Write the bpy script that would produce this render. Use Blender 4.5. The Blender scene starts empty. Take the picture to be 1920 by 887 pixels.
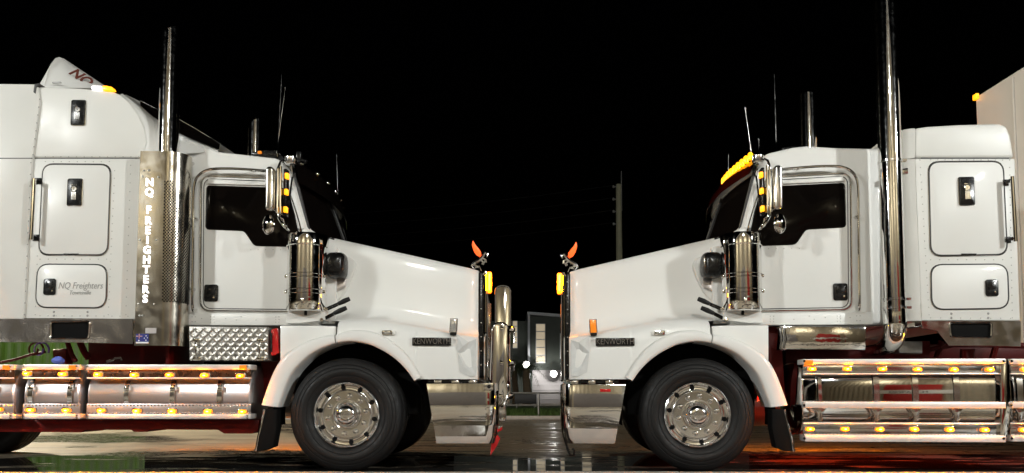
import bpy, bmesh, math, random
from mathutils import Vector, Matrix
random.seed(7)
SC = bpy.context.scene
COL = SC.collection
PI = math.pi

# ------------------------------------------------------------------ camera
F, CX, CY0 = 1400.0, 960.0, 651.0          # focal length and principal point, in pixels of the 1920x887 photograph
PT = math.atan(0.06)                        # the camera looks up slightly
CAM = Vector((0.0, -6.95, 0.74))
cd = bpy.data.cameras.new('camera')
cam = bpy.data.objects.new('camera', cd); COL.objects.link(cam)
cam.location = CAM
cam.rotation_euler = (PI/2 + PT, 0, 0)
cd.sensor_width = 36.0
cd.lens = F / 1920 * 36
cd.shift_y = (CY0 - 443.5) / 1920
cd.clip_start = 0.05
cd.clip_end = 2000
SC.camera = cam

# ------------------------------------------------------------------ night sky
W = bpy.data.worlds.new('World'); SC.world = W; W.use_nodes = True
nt = W.node_tree
bg = nt.nodes['Background']
sky = nt.nodes.new('ShaderNodeTexSky'); sky.sky_type = 'NISHITA'; sky.sun_disc = False
sky.sun_elevation = math.radians(-4); sky.sun_rotation = math.radians(200)
nt.links.new(sky.outputs[0], bg.inputs[0])
bg.inputs[1].default_value = 0.008

# ------------------------------------------------------------------ exposure
SC.view_settings.view_transform = 'Standard'
SC.view_settings.look = 'None'
SC.view_settings.exposure = 0.05
SC.view_settings.gamma = 1.0
SC.view_settings.use_curve_mapping = False
SC.cycles.use_denoising = True
SC.cycles.max_bounces = 8
SC.cycles.sample_clamp_indirect = 6.0

# yard floodlights, each at the lamp head of a mast built below: (x, y, z, watts, colour)
FLOODS = [(-13.5, -11.0, 7.4, 1060, (0.965, 1.0, 0.985)),
          (13.5, -11.0, 7.4, 1260, (0.965, 1.0, 0.985)),
          (1.5, -14.0, 8.6, 380, (0.99, 1.0, 0.95)),
          (-12.4, 9.6, 6.6, 1300, (1.0, 0.85, 0.60))]

# ------------------------------------------------------------------ materials
MATS = {}
def mat(name, col, rough=0.5, metal=0.0, coat=0.0, nscale=None, namt=0.0, bump=0.0, bscale=60.0, rvar=0.0, emit=None, estr=0.0, spec=None, streak=None):
    m = bpy.data.materials.new(name); m.use_nodes = True
    n = m.node_tree.nodes; l = m.node_tree.links
    b = n['Principled BSDF']
    b.inputs['Base Color'].default_value = (*col, 1)
    b.inputs['Roughness'].default_value = rough
    b.inputs['Metallic'].default_value = metal
    b.inputs['Coat Weight'].default_value = coat
    b.inputs['Coat Roughness'].default_value = 0.06
    if spec is not None: b.inputs['Specular IOR Level'].default_value = spec
    tc = n.new('ShaderNodeTexCoord')
    if nscale:
        nz = n.new('ShaderNodeTexNoise'); nz.inputs['Scale'].default_value = nscale; nz.inputs['Detail'].default_value = 5
        if streak:
            mp = n.new('ShaderNodeMapping'); mp.inputs['Scale'].default_value = streak
            l.new(tc.outputs['Object'], mp.inputs[0]); l.new(mp.outputs[0], nz.inputs['Vector'])
        else:
            l.new(tc.outputs['Object'], nz.inputs['Vector'])
        mx = n.new('ShaderNodeMix'); mx.data_type = 'RGBA'
        mx.inputs[6].default_value = (*[c*(1-namt) for c in col], 1)
        mx.inputs[7].default_value = (*[min(1, c*(1+namt*0.5)) for c in col], 1)
        l.new(nz.outputs[0], mx.inputs[0]); l.new(mx.outputs[2], b.inputs['Base Color'])
        if rvar:
            mr = n.new('ShaderNodeMapRange')
            mr.inputs[1].default_value = 0.35; mr.inputs[2].default_value = 0.65
            mr.inputs[3].default_value = max(0.0, rough-rvar); mr.inputs[4].default_value = rough+rvar
            l.new(nz.outputs[0], mr.inputs[0]); l.new(mr.outputs[0], b.inputs['Roughness'])
    if bump:
        nb = n.new('ShaderNodeTexNoise'); nb.inputs['Scale'].default_value = bscale; nb.inputs['Detail'].default_value = 3
        l.new(tc.outputs['Object'], nb.inputs['Vector'])
        bp = n.new('ShaderNodeBump'); bp.inputs['Strength'].default_value = bump; bp.inputs['Distance'].default_value = 0.01
        l.new(nb.outputs[0], bp.inputs['Height']); l.new(bp.outputs[0], b.inputs['Normal'])
    if emit:
        b.inputs['Emission Color'].default_value = (*emit, 1)
        b.inputs['Emission Strength'].default_value = estr
    MATS[name] = m
    return m
mat('white_paint', (0.73, 0.73, 0.705), 0.42, coat=0.12, nscale=2.0, namt=0.03, bump=0.05, bscale=2.2, rvar=0.08)
mat('white_panel', (0.70, 0.70, 0.67), 0.40, coat=0.0, nscale=3.0, namt=0.05, bump=0.05, bscale=2.2, rvar=0.08)
mat('chrome', (0.80, 0.79, 0.76), 0.04, 1.0, nscale=14, namt=0.05, rvar=0.02, bump=0.006, bscale=3)
mat('chrome_smooth', (0.86, 0.86, 0.85), 0.13, 1.0, nscale=30, namt=0.05, rvar=0.02)
mat('stack_chrome', (0.80, 0.79, 0.77), 0.06, 1.0, nscale=30, namt=0.05, rvar=0.02)
mat('rippled_chrome', (0.80, 0.79, 0.77), 0.04, 1.0, nscale=14, namt=0.05, bump=0.35, bscale=7)
mat('polished_alloy', (0.74, 0.73, 0.71), 0.14, 1.0, nscale=9, namt=0.10, rvar=0.05, bump=0.015, bscale=8)
mat('brushed_alloy', (0.60, 0.57, 0.57), 0.36, 1.0, nscale=30, namt=0.15, rvar=0.08, streak=(1, 1, 25))
mat('tread_alloy', (0.52, 0.50, 0.46), 0.40, 1.0, nscale=30, namt=0.25, rvar=0.1)
mat('shield_alloy', (0.46, 0.43, 0.37), 0.20, 1.0, nscale=9, namt=0.15, rvar=0.06, bump=0.015, bscale=8)
mat('reflected_dark_panel', (0.13, 0.07, 0.045), 0.30, 0.85, nscale=20, namt=0.2, rvar=0.08)  # polished panel's dark reflection put into a brown base colour
mat('step_alloy', (0.75, 0.73, 0.70), 0.45, 0.55, nscale=25, namt=0.12, rvar=0.08)
mat('red_chassis', (0.07, 0.0016, 0.001), 0.45, spec=0.15, nscale=8, namt=0.45, bump=0.05, bscale=20)
mat('rubber', (0.008, 0.0077, 0.0077), 0.58, spec=0.3, nscale=25, namt=0.35, bump=0.05, bscale=90, rvar=0.12)
mat('black_plastic', (0.009, 0.009, 0.009), 0.24, spec=0.35, nscale=20, namt=0.3, rvar=0.08)
mat('black_matte', (0.006, 0.006, 0.006), 0.8, spec=0.08, nscale=20, namt=0.3)
mat('dark_glass', (0.004, 0.003, 0.0025), 0.05, nscale=2, namt=0.2, spec=0.08)
mat('seam_rubber', (0.03, 0.03, 0.03), 0.5, nscale=20, namt=0.2)
mat('rivet_metal', (0.42, 0.42, 0.40), 0.35, 0.7, nscale=30, namt=0.1)
mat('amber_lit', (0.9, 0.35, 0.03), 0.3, emit=(1.0, 0.17, 0.002), estr=1.5)
mat('amber_core', (0.9, 0.5, 0.05), 0.3, emit=(1.0, 0.24, 0.0004), estr=4200.0)
mat('amber_hot', (0.9, 0.45, 0.03), 0.3, emit=(1.0, 0.36, 0.006), estr=1.7)
mat('nose_amber', (0.9, 0.45, 0.03), 0.3, emit=(1.0, 0.30, 0.0006), estr=420.0)
mat('amber_bright', (0.9, 0.45, 0.03), 0.3, emit=(1.0, 0.38, 0.002), estr=2.2)
mat('red_lit', (0.6, 0.02, 0.02), 0.3, emit=(1.0, 0.015, 0.004), estr=6.0)
mat('amber_dim', (0.75, 0.22, 0.02), 0.2, coat=0.5, emit=(1.0, 0.26, 0.01), estr=0.35)
mat('orange_wing', (0.8, 0.12, 0.03), 0.2, coat=0.5, emit=(1.0, 0.11, 0.015), estr=1.1)
mat('white_lit', (0.9, 0.9, 0.9), 0.3, emit=(1.0, 0.96, 0.98), estr=2.2)
mat('lamp_lit', (0.9, 0.9, 0.9), 0.3, emit=(1.0, 0.97, 0.92), estr=40.0)
mat('flood_glass', (0.9, 0.9, 0.9), 0.3, emit=(1.0, 0.96, 0.86), estr=220.0)
mat('red_lens', (0.45, 0.01, 0.012), 0.12, coat=0.8, emit=(1.0, 0.02, 0.01), estr=0.01)
mat('clear_lens', (0.62, 0.62, 0.60), 0.10, 0.6, nscale=40, namt=0.3)
mat('lens_white', (0.66, 0.67, 0.66), 0.10, coat=0.8, nscale=12, namt=0.2)
mat('visor_reflect_red', (0.035, 0.003, 0.002), 0.06, spec=0.5, nscale=4, namt=0.2)  # amber light reflected in dark glass, put into a red base colour
mat('tread_base', (0.30, 0.29, 0.27), 0.45, 0.9, nscale=30, namt=0.3)
mat('grey_script', (0.30, 0.30, 0.29), 0.4, nscale=20, namt=0.1)
mat('brown_script', (0.10, 0.018, 0.008), 0.4, nscale=20, namt=0.2)
mat('flag_blue', (0.01, 0.02, 0.20), 0.4, nscale=20, namt=0.1)
mat('flag_red', (0.5, 0.01, 0.02), 0.4, nscale=20, namt=0.1)
mat('flag_white', (0.8, 0.8, 0.8), 0.4, nscale=20, namt=0.05)
mat('purple_hose', (0.12, 0.05, 0.30), 0.4, nscale=20, namt=0.2)
mat('blue_cap', (0.13, 0.18, 0.62), 0.6, nscale=30, namt=0.3, bump=0.2)
mat('green_sheet', (0.036, 0.085, 0.009), 0.45, coat=0.2, nscale=4, namt=0.3)
mat('shed_dark', (0.045, 0.055, 0.045), 0.6, nscale=3, namt=0.3)
mat('shed_grey', (0.20, 0.19, 0.19), 0.6, nscale=3, namt=0.2)
mat('reflected_red', (0.42, 0.02, 0.015), 0.5, nscale=3, namt=0.2)
mat('shed_pale', (0.50, 0.52, 0.55), 0.6, nscale=4, namt=0.15)
mat('window_warm', (0.5, 0.45, 0.35), 0.5, emit=(1.0, 0.82, 0.55), estr=0.30)
mat('galvanised', (0.38, 0.38, 0.37), 0.45, 0.7, nscale=15, namt=0.3)
mat('timber_pole', (0.42, 0.41, 0.28), 0.8, nscale=6, namt=0.4, bump=0.3, streak=(8, 8, 1))
mat('concrete', (0.52, 0.50, 0.47), 0.75, nscale=6, namt=0.25, bump=0.2, bscale=80)
mat('trailer_white', (0.74, 0.70, 0.65), 0.45, coat=0.2, nscale=3, namt=0.06)
mat('grass', (0.05, 0.10, 0.015), 0.8, nscale=3, namt=0.5)
mat('palm_leaf', (0.05, 0.08, 0.02), 0.6, nscale=6, namt=0.4)
mat('bark', (0.14, 0.10, 0.06), 0.9, nscale=10, namt=0.4, bump=0.3)
mat('brown_sheet', (0.34, 0.30, 0.22), 0.55, nscale=2, namt=0.25)
mat('sign_white', (0.75, 0.75, 0.72), 0.5, nscale=5, namt=0.05)
mat('sign_black', (0.02, 0.02, 0.02), 0.5, nscale=5, namt=0.2)

# wet skirt: polished metal covered in drops
m = mat('wet_alloy', (0.60, 0.58, 0.57), 0.16, 1.0)
n = m.node_tree.nodes; l = m.node_tree.links; b = n['Principled BSDF']
tc = n.new('ShaderNodeTexCoord'); vo = n.new('ShaderNodeTexVoronoi'); vo.inputs['Scale'].default_value = 85
nz = n.new('ShaderNodeTexNoise'); nz.inputs['Scale'].default_value = 2.2; nz.inputs['Detail'].default_value = 4
mr = n.new('ShaderNodeMapRange'); mr.inputs[1].default_value = 0.42; mr.inputs[2].default_value = 0.62
l.new(tc.outputs['Object'], vo.inputs['Vector']); l.new(tc.outputs['Object'], nz.inputs['Vector'])
l.new(nz.outputs[0], mr.inputs[0])
mu = n.new('ShaderNodeMath'); mu.operation = 'MULTIPLY'
l.new(vo.outputs['Distance'], mu.inputs[0]); l.new(mr.outputs[0], mu.inputs[1])
bp = n.new('ShaderNodeBump'); bp.inputs['Strength'].default_value = 0.5; bp.inputs['Distance'].default_value = 0.0035
l.new(mu.outputs[0], bp.inputs['Height']); l.new(bp.outputs[0], b.inputs['Normal'])

# the yard: worn concrete, wet, with standing water in the low strip where the wheels stand
m = mat('yard', (0.2, 0.18, 0.15), 0.7)
n = m.node_tree.nodes; l = m.node_tree.links; b = n['Principled BSDF']
tc = n.new('ShaderNodeTexCoord')
def noise(scale, det=5, mscale=None):
    q = n.new('ShaderNodeTexNoise'); q.inputs['Scale'].default_value = scale; q.inputs['Detail'].default_value = det
    if mscale:
        mp = n.new('ShaderNodeMapping'); mp.inputs['Scale'].default_value = mscale
        l.new(tc.outputs['Object'], mp.inputs[0]); l.new(mp.outputs[0], q.inputs['Vector'])
    else: l.new(tc.outputs['Object'], q.inputs['Vector'])
    return q.outputs[0]
def rng(src, a, b_, c=0.0, d=1.0):
    q = n.new('ShaderNodeMapRange'); q.inputs[1].default_value = a; q.inputs[2].default_value = b_
    q.inputs[3].default_value = c; q.inputs[4].default_value = d; l.new(src, q.inputs[0]); return q.outputs[0]
def mth(op, a, b_):
    q = n.new('ShaderNodeMath'); q.operation = op
    for i, x in enumerate((a, b_)):
        if isinstance(x, (int, float)): q.inputs[i].default_value = x
        else: l.new(x, q.inputs[i])
    return q.outputs[0]
def mixc(fac, ca, cb):
    q = n.new('ShaderNodeMix'); q.data_type = 'RGBA'; l.new(fac, q.inputs[0])
    for i, x in ((6, ca), (7, cb)):
        if isinstance(x, tuple): q.inputs[i].default_value = (*x, 1)
        else: l.new(x, q.inputs[i])
    return q.outputs[2]
sx = n.new('ShaderNodeSeparateXYZ'); l.new(tc.outputs['Object'], sx.inputs[0])
big = noise(0.5, 6, (1, 1.6, 1)); fine = noise(9, 6); streak = noise(1.6, 4, (0.35, 4.0, 1))
# a wandering water line: wet from y = -0.2 to about 1.9
yw = mth('ADD', mth('ADD', sx.outputs[1], rng(big, 0.3, 0.7, -1.0, 1.0)), rng(noise(2.2, 7, (0.5, 2.2, 1)), 0.3, 0.7, -0.75, 0.75))
band = mth('MULTIPLY', mth('MULTIPLY', rng(yw, 1.75, 1.55), rng(yw, -2.4, -1.9)), rng(noise(1.3, 7, (0.6, 2.4, 1)), 0.38, 0.46))
ex = rng(streak, 0.56, 0.63)
damp = mth('MAXIMUM', rng(noise(0.35, 5), 0.50, 0.58), mth('MULTIPLY', rng(yw, 3.0, 1.8, 0.0, 0.8), rng(yw, -2.9, -2.0)))
right = rng(sx.outputs[0], -3.4, -1.6)
damp = mth('MAXIMUM', damp, mth('MULTIPLY', mth('MULTIPLY', right, rng(sx.outputs[1], -2.5, -1.5)), 0.8))
water = mth('MAXIMUM', band, mth('MULTIPLY', ex, mth('MULTIPLY', damp, 0.9)))
dry = mixc(rng(fine, 0.3, 0.7), (0.31, 0.265, 0.195), (0.43, 0.37, 0.27))
dry = mixc(rng(streak, 0.45, 0.7), dry, (0.19, 0.155, 0.11))
colr = mixc(mth('MULTIPLY', damp, 0.85), dry, (0.060, 0.052, 0.044))
colr = mixc(water, colr, (0.028, 0.026, 0.024))
l.new(colr, b.inputs['Base Color'])
rr = mth('ADD', rng(damp, 0, 1, 0.62, 0.26), rng(fine, 0.3, 0.7, -0.08, 0.08))
rmix = n.new('ShaderNodeMix'); rmix.data_type = 'FLOAT'; l.new(water, rmix.inputs[0]); l.new(rr, rmix.inputs[2]); rmix.inputs[3].default_value = 0.015
l.new(rmix.outputs[0], b.inputs['Roughness'])
bp = n.new('ShaderNodeBump'); bp.inputs['Distance'].default_value = 0.006
l.new(rng(water, 0, 1, 0.55, 0.0), bp.inputs['Strength'])
l.new(noise(45, 6), bp.inputs['Height'])
bp2 = n.new('ShaderNodeBump'); bp2.inputs['Distance'].default_value = 0.004; bp2.inputs['Strength'].default_value = 0.06
l.new(noise(2.5, 2), bp2.inputs['Height']); l.new(bp.outputs[0], bp2.inputs['Normal'])
l.new(bp2.outputs[0], b.inputs['Normal'])

# ------------------------------------------------------------------ pixel -> place, measured on a plane of the truck
def ray(px, py):
    x = (px-CX)/F; u = (CY0-py)/F
    return Vector((x, math.cos(PT) - u*math.sin(PT), math.sin(PT) + u*math.cos(PT)))
def at(px, py, Y):
    d = ray(px, py); t = (Y-CAM.y)/d.y
    return CAM + d*t
OL = Vector((at(652, 780, 0).x, 0, 0))
YAW = math.radians(3.5)
ORG = Vector((at(1312, 780, 0).x, 0, 0))
E1 = Vector((math.cos(YAW), -math.sin(YAW), 0)); E2 = Vector((math.sin(YAW), math.cos(YAW), 0))
def PL(px, py, v=0.0):
    p = at(px, py, v); return (OL.x - p.x, p.z)
def PR(px, py, v=0.0):
    d = ray(px, py); t = (v - (CAM-ORG).dot(E2)) / d.dot(E2)
    p = CAM + d*t - ORG
    return (p.dot(E1), p.z)

# ------------------------------------------------------------------ mesh builder
def new_empty(name, parent=None, loc=(0, 0, 0), rz=0):
    o = bpy.data.objects.new(name, None); COL.objects.link(o); o.location = loc; o.rotation_euler = (0, 0, rz)
    o.empty_display_size = 0.1
    if parent: o.parent = parent
    return o
def tag(o, label=None, cat=None, group=None, kind=None):
    if label: o['label'] = label
    if cat: o['category'] = cat
    if group: o['group'] = group
    if kind: o['kind'] = kind
    return o
class MB:
    def __init__(self, s=1): self.s = s; self.v = []; self.f = []
    def add(self, pts, faces):
        k = len(self.v); self.v += [(self.s*p[0], p[1], p[2]) for p in pts]
        self.f += [tuple(i+k for i in f) for f in faces]; return self
    def box(self, u0, u1, v0, v1, z0, z1):
        return self.add([(u, v, z) for u in (u0, u1) for v in (v0, v1) for z in (z0, z1)],
            [(0,1,3,2), (4,6,7,5), (0,4,5,1), (2,3,7,6), (0,2,6,4), (1,5,7,3)])
    def prism(self, poly, v0, v1):              # outline in (u, z), pushed along the depth
        n_ = len(poly)
        return self.add([(u, v0, z) for u, z in poly] + [(u, v1, z) for u, z in poly],
            [tuple(range(n_)), tuple(range(2*n_-1, n_-1, -1))] + [(i, (i+1) % n_, (i+1) % n_+n_, i+n_) for i in range(n_)])
    def grid(self, rows, closed=False):
        k = len(rows[0]); pts = [p for r in rows for p in r]; fs = []
        for i in range(len(rows)-1):
            for j in range(k if closed else k-1):
                fs.append((i*k+j, i*k+(j+1) % k, (i+1)*k+(j+1) % k, (i+1)*k+j))
        return self.add(pts, fs)
    def tube(self, path, r, nseg=10, closed=False, caps=True):
        P = [Vector(p) for p in path]; m_ = len(P); rows = []
        R = r if isinstance(r, (list, tuple)) else [r]*m_
        prev = None
        for i in range(m_):
            if closed: t = (P[(i+1) % m_]-P[i-1])
            else: t = P[min(i+1, m_-1)]-P[max(i-1, 0)]
            t.normalize()
            if prev is None:
                a = Vector((0, 0, 1)) if abs(t.z) < 0.9 else Vector((0, 1, 0))
                nn = (a - t*a.dot(t)).normalized()
            else:
                nn = (prev - t*prev.dot(t)).normalized()
            prev = nn; bb = t.cross(nn)
            rows.append([tuple(P[i] + (nn*math.cos(2*PI*j/nseg) + bb*math.sin(2*PI*j/nseg))*R[i]) for j in range(nseg)])
        k0 = len(self.v)
        if closed: rows.append(rows[0])
        self.grid(rows, True)
        if caps and not closed:
            self.f.append(tuple(k0+j for j in range(nseg))); e = k0+(m_-1)*nseg
            self.f.append(tuple(e+j for j in range(nseg-1, -1, -1)))
        return self
    def lathe(self, prof, c, axis='z', nseg=32, a0=0, a1=2*PI):   # prof: (radius, height along axis)
        rows = []
        full = abs(a1-a0-2*PI) < 1e-6
        for r, h in prof:
            row = []
            for j in range(nseg if full else nseg+1):
                a = a0 + (a1-a0)*j/nseg; x, y = r*math.cos(a), r*math.sin(a)
                if axis == 'z': p = (c[0]+x, c[1]+y, c[2]+h)
                elif axis == 'v': p = (c[0]+x, c[1]+h, c[2]+y)
                else: p = (c[0]+h, c[1]+x, c[2]+y)
                row.append(p)
            rows.append(row)
        return self.grid(rows, full)
    def dome(self, c, r, axis='v', nseg=6, h=None):
        h = h or r*0.6
        return self.lathe([(r, 0), (r*0.8, -h*0.7), (0.0005, -h)], c, axis, nseg)
    def mesh(self, name, bevel=0, seg=2, smooth=True, ang=35):
        bm = bmesh.new()
        vs = [bm.verts.new(p) for p in self.v]
        for f in self.f:
            try: bm.faces.new([vs[i] for i in f])
            except ValueError: pass
        bmesh.ops.remove_doubles(bm, verts=bm.verts, dist=1e-5)
        bmesh.ops.recalc_face_normals(bm, faces=bm.faces)
        if bevel:
            es = [e for e in bm.edges if len(e.link_faces) == 2 and e.calc_face_angle(0) > math.radians(30)]
            bmesh.ops.bevel(bm, geom=es, offset=bevel, segments=seg, affect='EDGES', clamp_overlap=True, profile=0.5)
        me = bpy.data.meshes.new(name); bm.to_mesh(me); bm.free()
        if smooth:
            me.polygons.foreach_set('use_smooth', [True]*len(me.polygons))
            me.set_sharp_from_angle(angle=math.radians(ang))
        me.update()
        return me
    def build(self, name, material, parent=None, bevel=0, seg=2, smooth=True, ang=35, kind=None, label=None):
        me = self.mesh(name, bevel, seg, smooth, ang)
        me.materials.append(MATS[material])
        o = bpy.data.objects.new(name, me); COL.objects.link(o)
        if parent: o.parent = parent
        if kind: o['kind'] = kind
        if label: o['label'] = label
        return o
def inst(me, name, loc, parent, material=None, rot=None):
    if material and not me.materials: me.materials.append(MATS[material])
    o = bpy.data.objects.new(name, me); COL.objects.link(o); o.location = loc
    if rot: o.rotation_euler = rot
    if parent: o.parent = parent
    return o
def rrect(u0, u1, z0, z1, r, k=6):
    out = []
    if u0 > u1: u0, u1 = u1, u0
    if z0 > z1: z0, z1 = z1, z0
    r = min(r, (u1-u0)/2*0.99, (z1-z0)/2*0.99)
    for cx, cz, a in ((u1-r, z1-r, 0), (u0+r, z1-r, 90), (u0+r, z0+r, 180), (u1-r, z0+r, 270)):
        for i in range(k+1):
            t = math.radians(a+90*i/k); out.append((cx+r*math.cos(t), cz+r*math.sin(t)))
    return out
def fillet(poly, r, k=5):
    out = []; n_ = len(poly)
    for i in range(n_):
        p = Vector(poly[i]); a = Vector(poly[i-1]); c = Vector(poly[(i+1) % n_])
        da = (a-p); dc = (c-p); q = min(r, da.length*0.45, dc.length*0.45)
        s_ = p+da.normalized()*q; e = p+dc.normalized()*q
        for j in range(k+1):
            t = j/k; w = s_*(1-t)**2 + p*2*t*(1-t) + e*t*t; out.append((w.x, w.y))
    return out
def smooth_path(pts, k=5):
    P = [Vector(p) for p in pts]; out = []
    for i in range(len(P)-1):
        p0 = P[max(i-1, 0)]; p1 = P[i]; p2 = P[i+1]; p3 = P[min(i+2, len(P)-1)]
        for j in range(k):
            t = j/k
            out.append(tuple(0.5*((2*p1) + (p2-p0)*t + (2*p0-5*p1+4*p2-p3)*t*t + (3*p1-p0-3*p2+p3)*t**3)))
    out.append(tuple(P[-1])); return out
def text_mesh(body, size, depth=0.002, shear=0.0, bold=0.0):
    c = bpy.data.curves.new('lettering', 'FONT'); c.body = body; c.size = size; c.extrude = depth; c.shear = shear; c.offset = bold
    c.align_x = 'CENTER'; c.align_y = 'CENTER'; c.resolution_u = 3
    o = bpy.data.objects.new('lettering', c); COL.objects.link(o)
    me = bpy.data.meshes.new_from_object(o.evaluated_get(bpy.context.evaluated_depsgraph_get()))
    bpy.data.objects.remove(o); return me
def lettering(body, size, x, v, z, material, parent, name='lettering', depth=0.002, shear=0.0, bold=0.0, sq=1.0):
    me = text_mesh(body, size, depth, shear, bold)
    for q in me.vertices: q.co = Vector((q.co.x*sq, -q.co.z, q.co.y))
    me.materials.clear(); me.materials.append(MATS[material])
    o = bpy.data.objects.new(name, me); COL.objects.link(o); o.location = (x, v, z); o.parent = parent
    return o

# ================================================================== the setting
def struct(o): o['kind'] = 'structure'; return o
g = MB(); g.add([(-300, -300, 0), (300, -300, 0), (300, 500, 0), (-300, 500, 0)], [(0, 1, 2, 3)])
struct(g.build('yard_ground', 'yard', smooth=False))
e = MB()
for i in range(16):
    x0 = -12+i*1.5
    e.box(x0+0.004, x0+1.496, -0.62, -0.185+random.uniform(-0.004, 0.004), 0.001, 0.026+random.uniform(-0.002, 0.002))
struct(e.build('concrete_edging', 'concrete', bevel=0.006))

# ================================================================== shared cab of the two trucks
VC = 1.22                                  # the trucks' centre line, in depth from the near tyre face
def lerp(a, b, t): return a+(b-a)*t
def interp(tab, x):
    if x <= tab[0][0]: return tab[0][1]
    for (a, b), (c, d) in zip(tab, tab[1:]):
        if x <= c: return b+(d-b)*(x-a)/(c-a)
    return tab[-1][1]

led_me = {}
def led_mesh():
    if 'm' not in led_me:
        b_ = MB(); b_.prism(rrect(-0.040, 0.040, -0.019, 0.019, 0.017, 5), -0.022, 0.0)
        led_me['m'] = b_.mesh('marker_light', bevel=0.010, seg=3)
        led_me['m'].materials.append(MATS['amber_lit'])
        b_ = MB(); b_.prism(rrect(-0.052, 0.052, -0.030, 0.030, 0.024, 4), 0.001, 0.007)
        led_me['b'] = b_.mesh('bezel', bevel=0.002)
        b2 = MB(); b2.prism(rrect(-0.010, 0.010, -0.0042, 0.0042, 0.0038, 4), -0.032, -0.012); led_me['c'] = b2.mesh('lamp_core', bevel=0.003); led_me['c'].materials.append(MATS['amber_core']); led_me['b'].materials.append(MATS['chrome'])
    return led_me['m'], led_me['b']
def led(parent, x, v, z, sc=1.0):
    a, b_ = led_mesh()
    o = inst(a, 'marker_light', (x, v, z), parent); o.scale = (sc, 1, sc)
    q = inst(b_, 'bezel', (0, 0, 0), o); inst(led_me['c'], 'lamp_core', (0, 0, 0), o)
    return o

wheel_me = {}
def wheel(T, s, u, v0, z, name='wheel', flip=False, detail=True, label=None):
    """steer wheel: tyre, polished disc, hub, studs and hand holes; outer face at depth v0"""
    d = -1 if flip else 1
    E = new_empty(name, T, (s*u, v0, z))
    if label: E['label'] = label
    if 't' not in wheel_me:
        R = 0.532
        pr = [(0.305, 0.035), (0.318, 0.012), (0.345, -0.006), (0.362, -0.010), (0.366, -0.006), (0.371, -0.011), (0.40, -0.017), (0.43, -0.016), (0.434, -0.011), (0.438, -0.015),
              (0.462, -0.010), (0.466, -0.005), (0.470, -0.009), (0.495, 0.004), (0.513, 0.018), (0.526, 0.040), (R, 0.060)]
        for k in range(4):
            a = 0.075+k*0.064
            pr += [(R, a), (R-0.014, a+0.004), (R-0.014, a+0.012), (R, a+0.016)]
        pr += [(R, 0.330), (0.522, 0.352), (0.495, 0.375), (0.43, 0.392), (0.345, 0.385), (0.305, 0.35)]
        wheel_me['t'] = MB().lathe(pr, (0, 0, 0), 'v', 72).mesh('tyre', ang=50)
        wheel_me['t'].materials.append(MATS['rubber'])
        pr = [(0.300, 0.36), (0.302, 0.05), (0.309, 0.022), (0.309, 0.012), (0.302, 0.008), (0.292, 0.016), (0.286, 0.045), (0.279, 0.058), (0.272, 0.060), (0.243, 0.064), (0.236, 0.060),
              (0.231, 0.050), (0.2245, 0.0462), (0.2235, 0.046), (0.21, 0.046), (0.15, 0.046), (0.1365, 0.046), (0.1355, 0.0462), (0.128, 0.05), (0.125, 0.06), (0.02, 0.06)]
        wheel_me['r'] = MB().lathe(pr, (0, 0, 0), 'v', 64).mesh('rim', ang=40); wheel_me['r'].materials.append(MATS['chrome_smooth'])
        pr = [(0.118, 0.062), (0.116, 0.02), (0.108, 0.006), (0.098, -0.004), (0.094, -0.004), (0.088, -0.016), (0.06, -0.030), (0.045, -0.033), (0.042, -0.028), (0.0005, -0.030)]
        wheel_me['h'] = MB().lathe(pr, (0, 0, 0), 'v', 40).mesh('hub', ang=40); wheel_me['h'].materials.append(MATS['chrome_smooth'])
        q = MB(); q.lathe([(0.025, 0.002), (0.025, -0.014), (0.019, -0.017), (0.0185, -0.046), (0.014, -0.056), (0.0005, -0.059)], (0, 0, 0), 'v', 8)
        wheel_me['n'] = q.mesh('wheel_nut', ang=30); wheel_me['n'].materials.append(MATS['chrome_smooth'])
        q = MB(); q.lathe([(0.0225, 0.003), (0.0225, -0.001), (0.021, -0.002), (0.0005, -0.0015)], (0, 0, 0), 'v', 12)
        wheel_me['o'] = q.mesh('hand_hole'); wheel_me['o'].materials.append(MATS['black_matte'])
        q = MB(); q.tube([(0.027*math.cos(i/16*2*PI), -0.031, 0.027*math.sin(i/16*2*PI)) for i in range(16)], 0.004, 5, True)
        for i in range(4): q.box(-0.014+i*0.008, -0.009+i*0.008, -0.036, -0.029, -0.02, 0.016)
        wheel_me['e'] = q.mesh('emblem'); wheel_me['e'].materials.append(MATS['polished_alloy'])
    for key, nm in (('t', 'tyre'), ('r', 'rim'), ('h', 'hub')) + ((('e', 'emblem'),) if detail else ()):
        o = inst(wheel_me[key], nm, (0, 0, 0), E); o.scale = (1, d, 1)
    if detail:
        for k in range(10):
            a = 2*PI*(k+0.3)/10
            inst(wheel_me['n'], 'wheel_nut', (0.178*math.cos(a), 0.046, 0.178*math.sin(a)), E)
            a = 2*PI*(k+0.75)/10
            inst(wheel_me['o'], 'hand_hole', (0.2585*math.cos(a), 0.0595, 0.2585*math.sin(a)), E)
    return E

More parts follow.
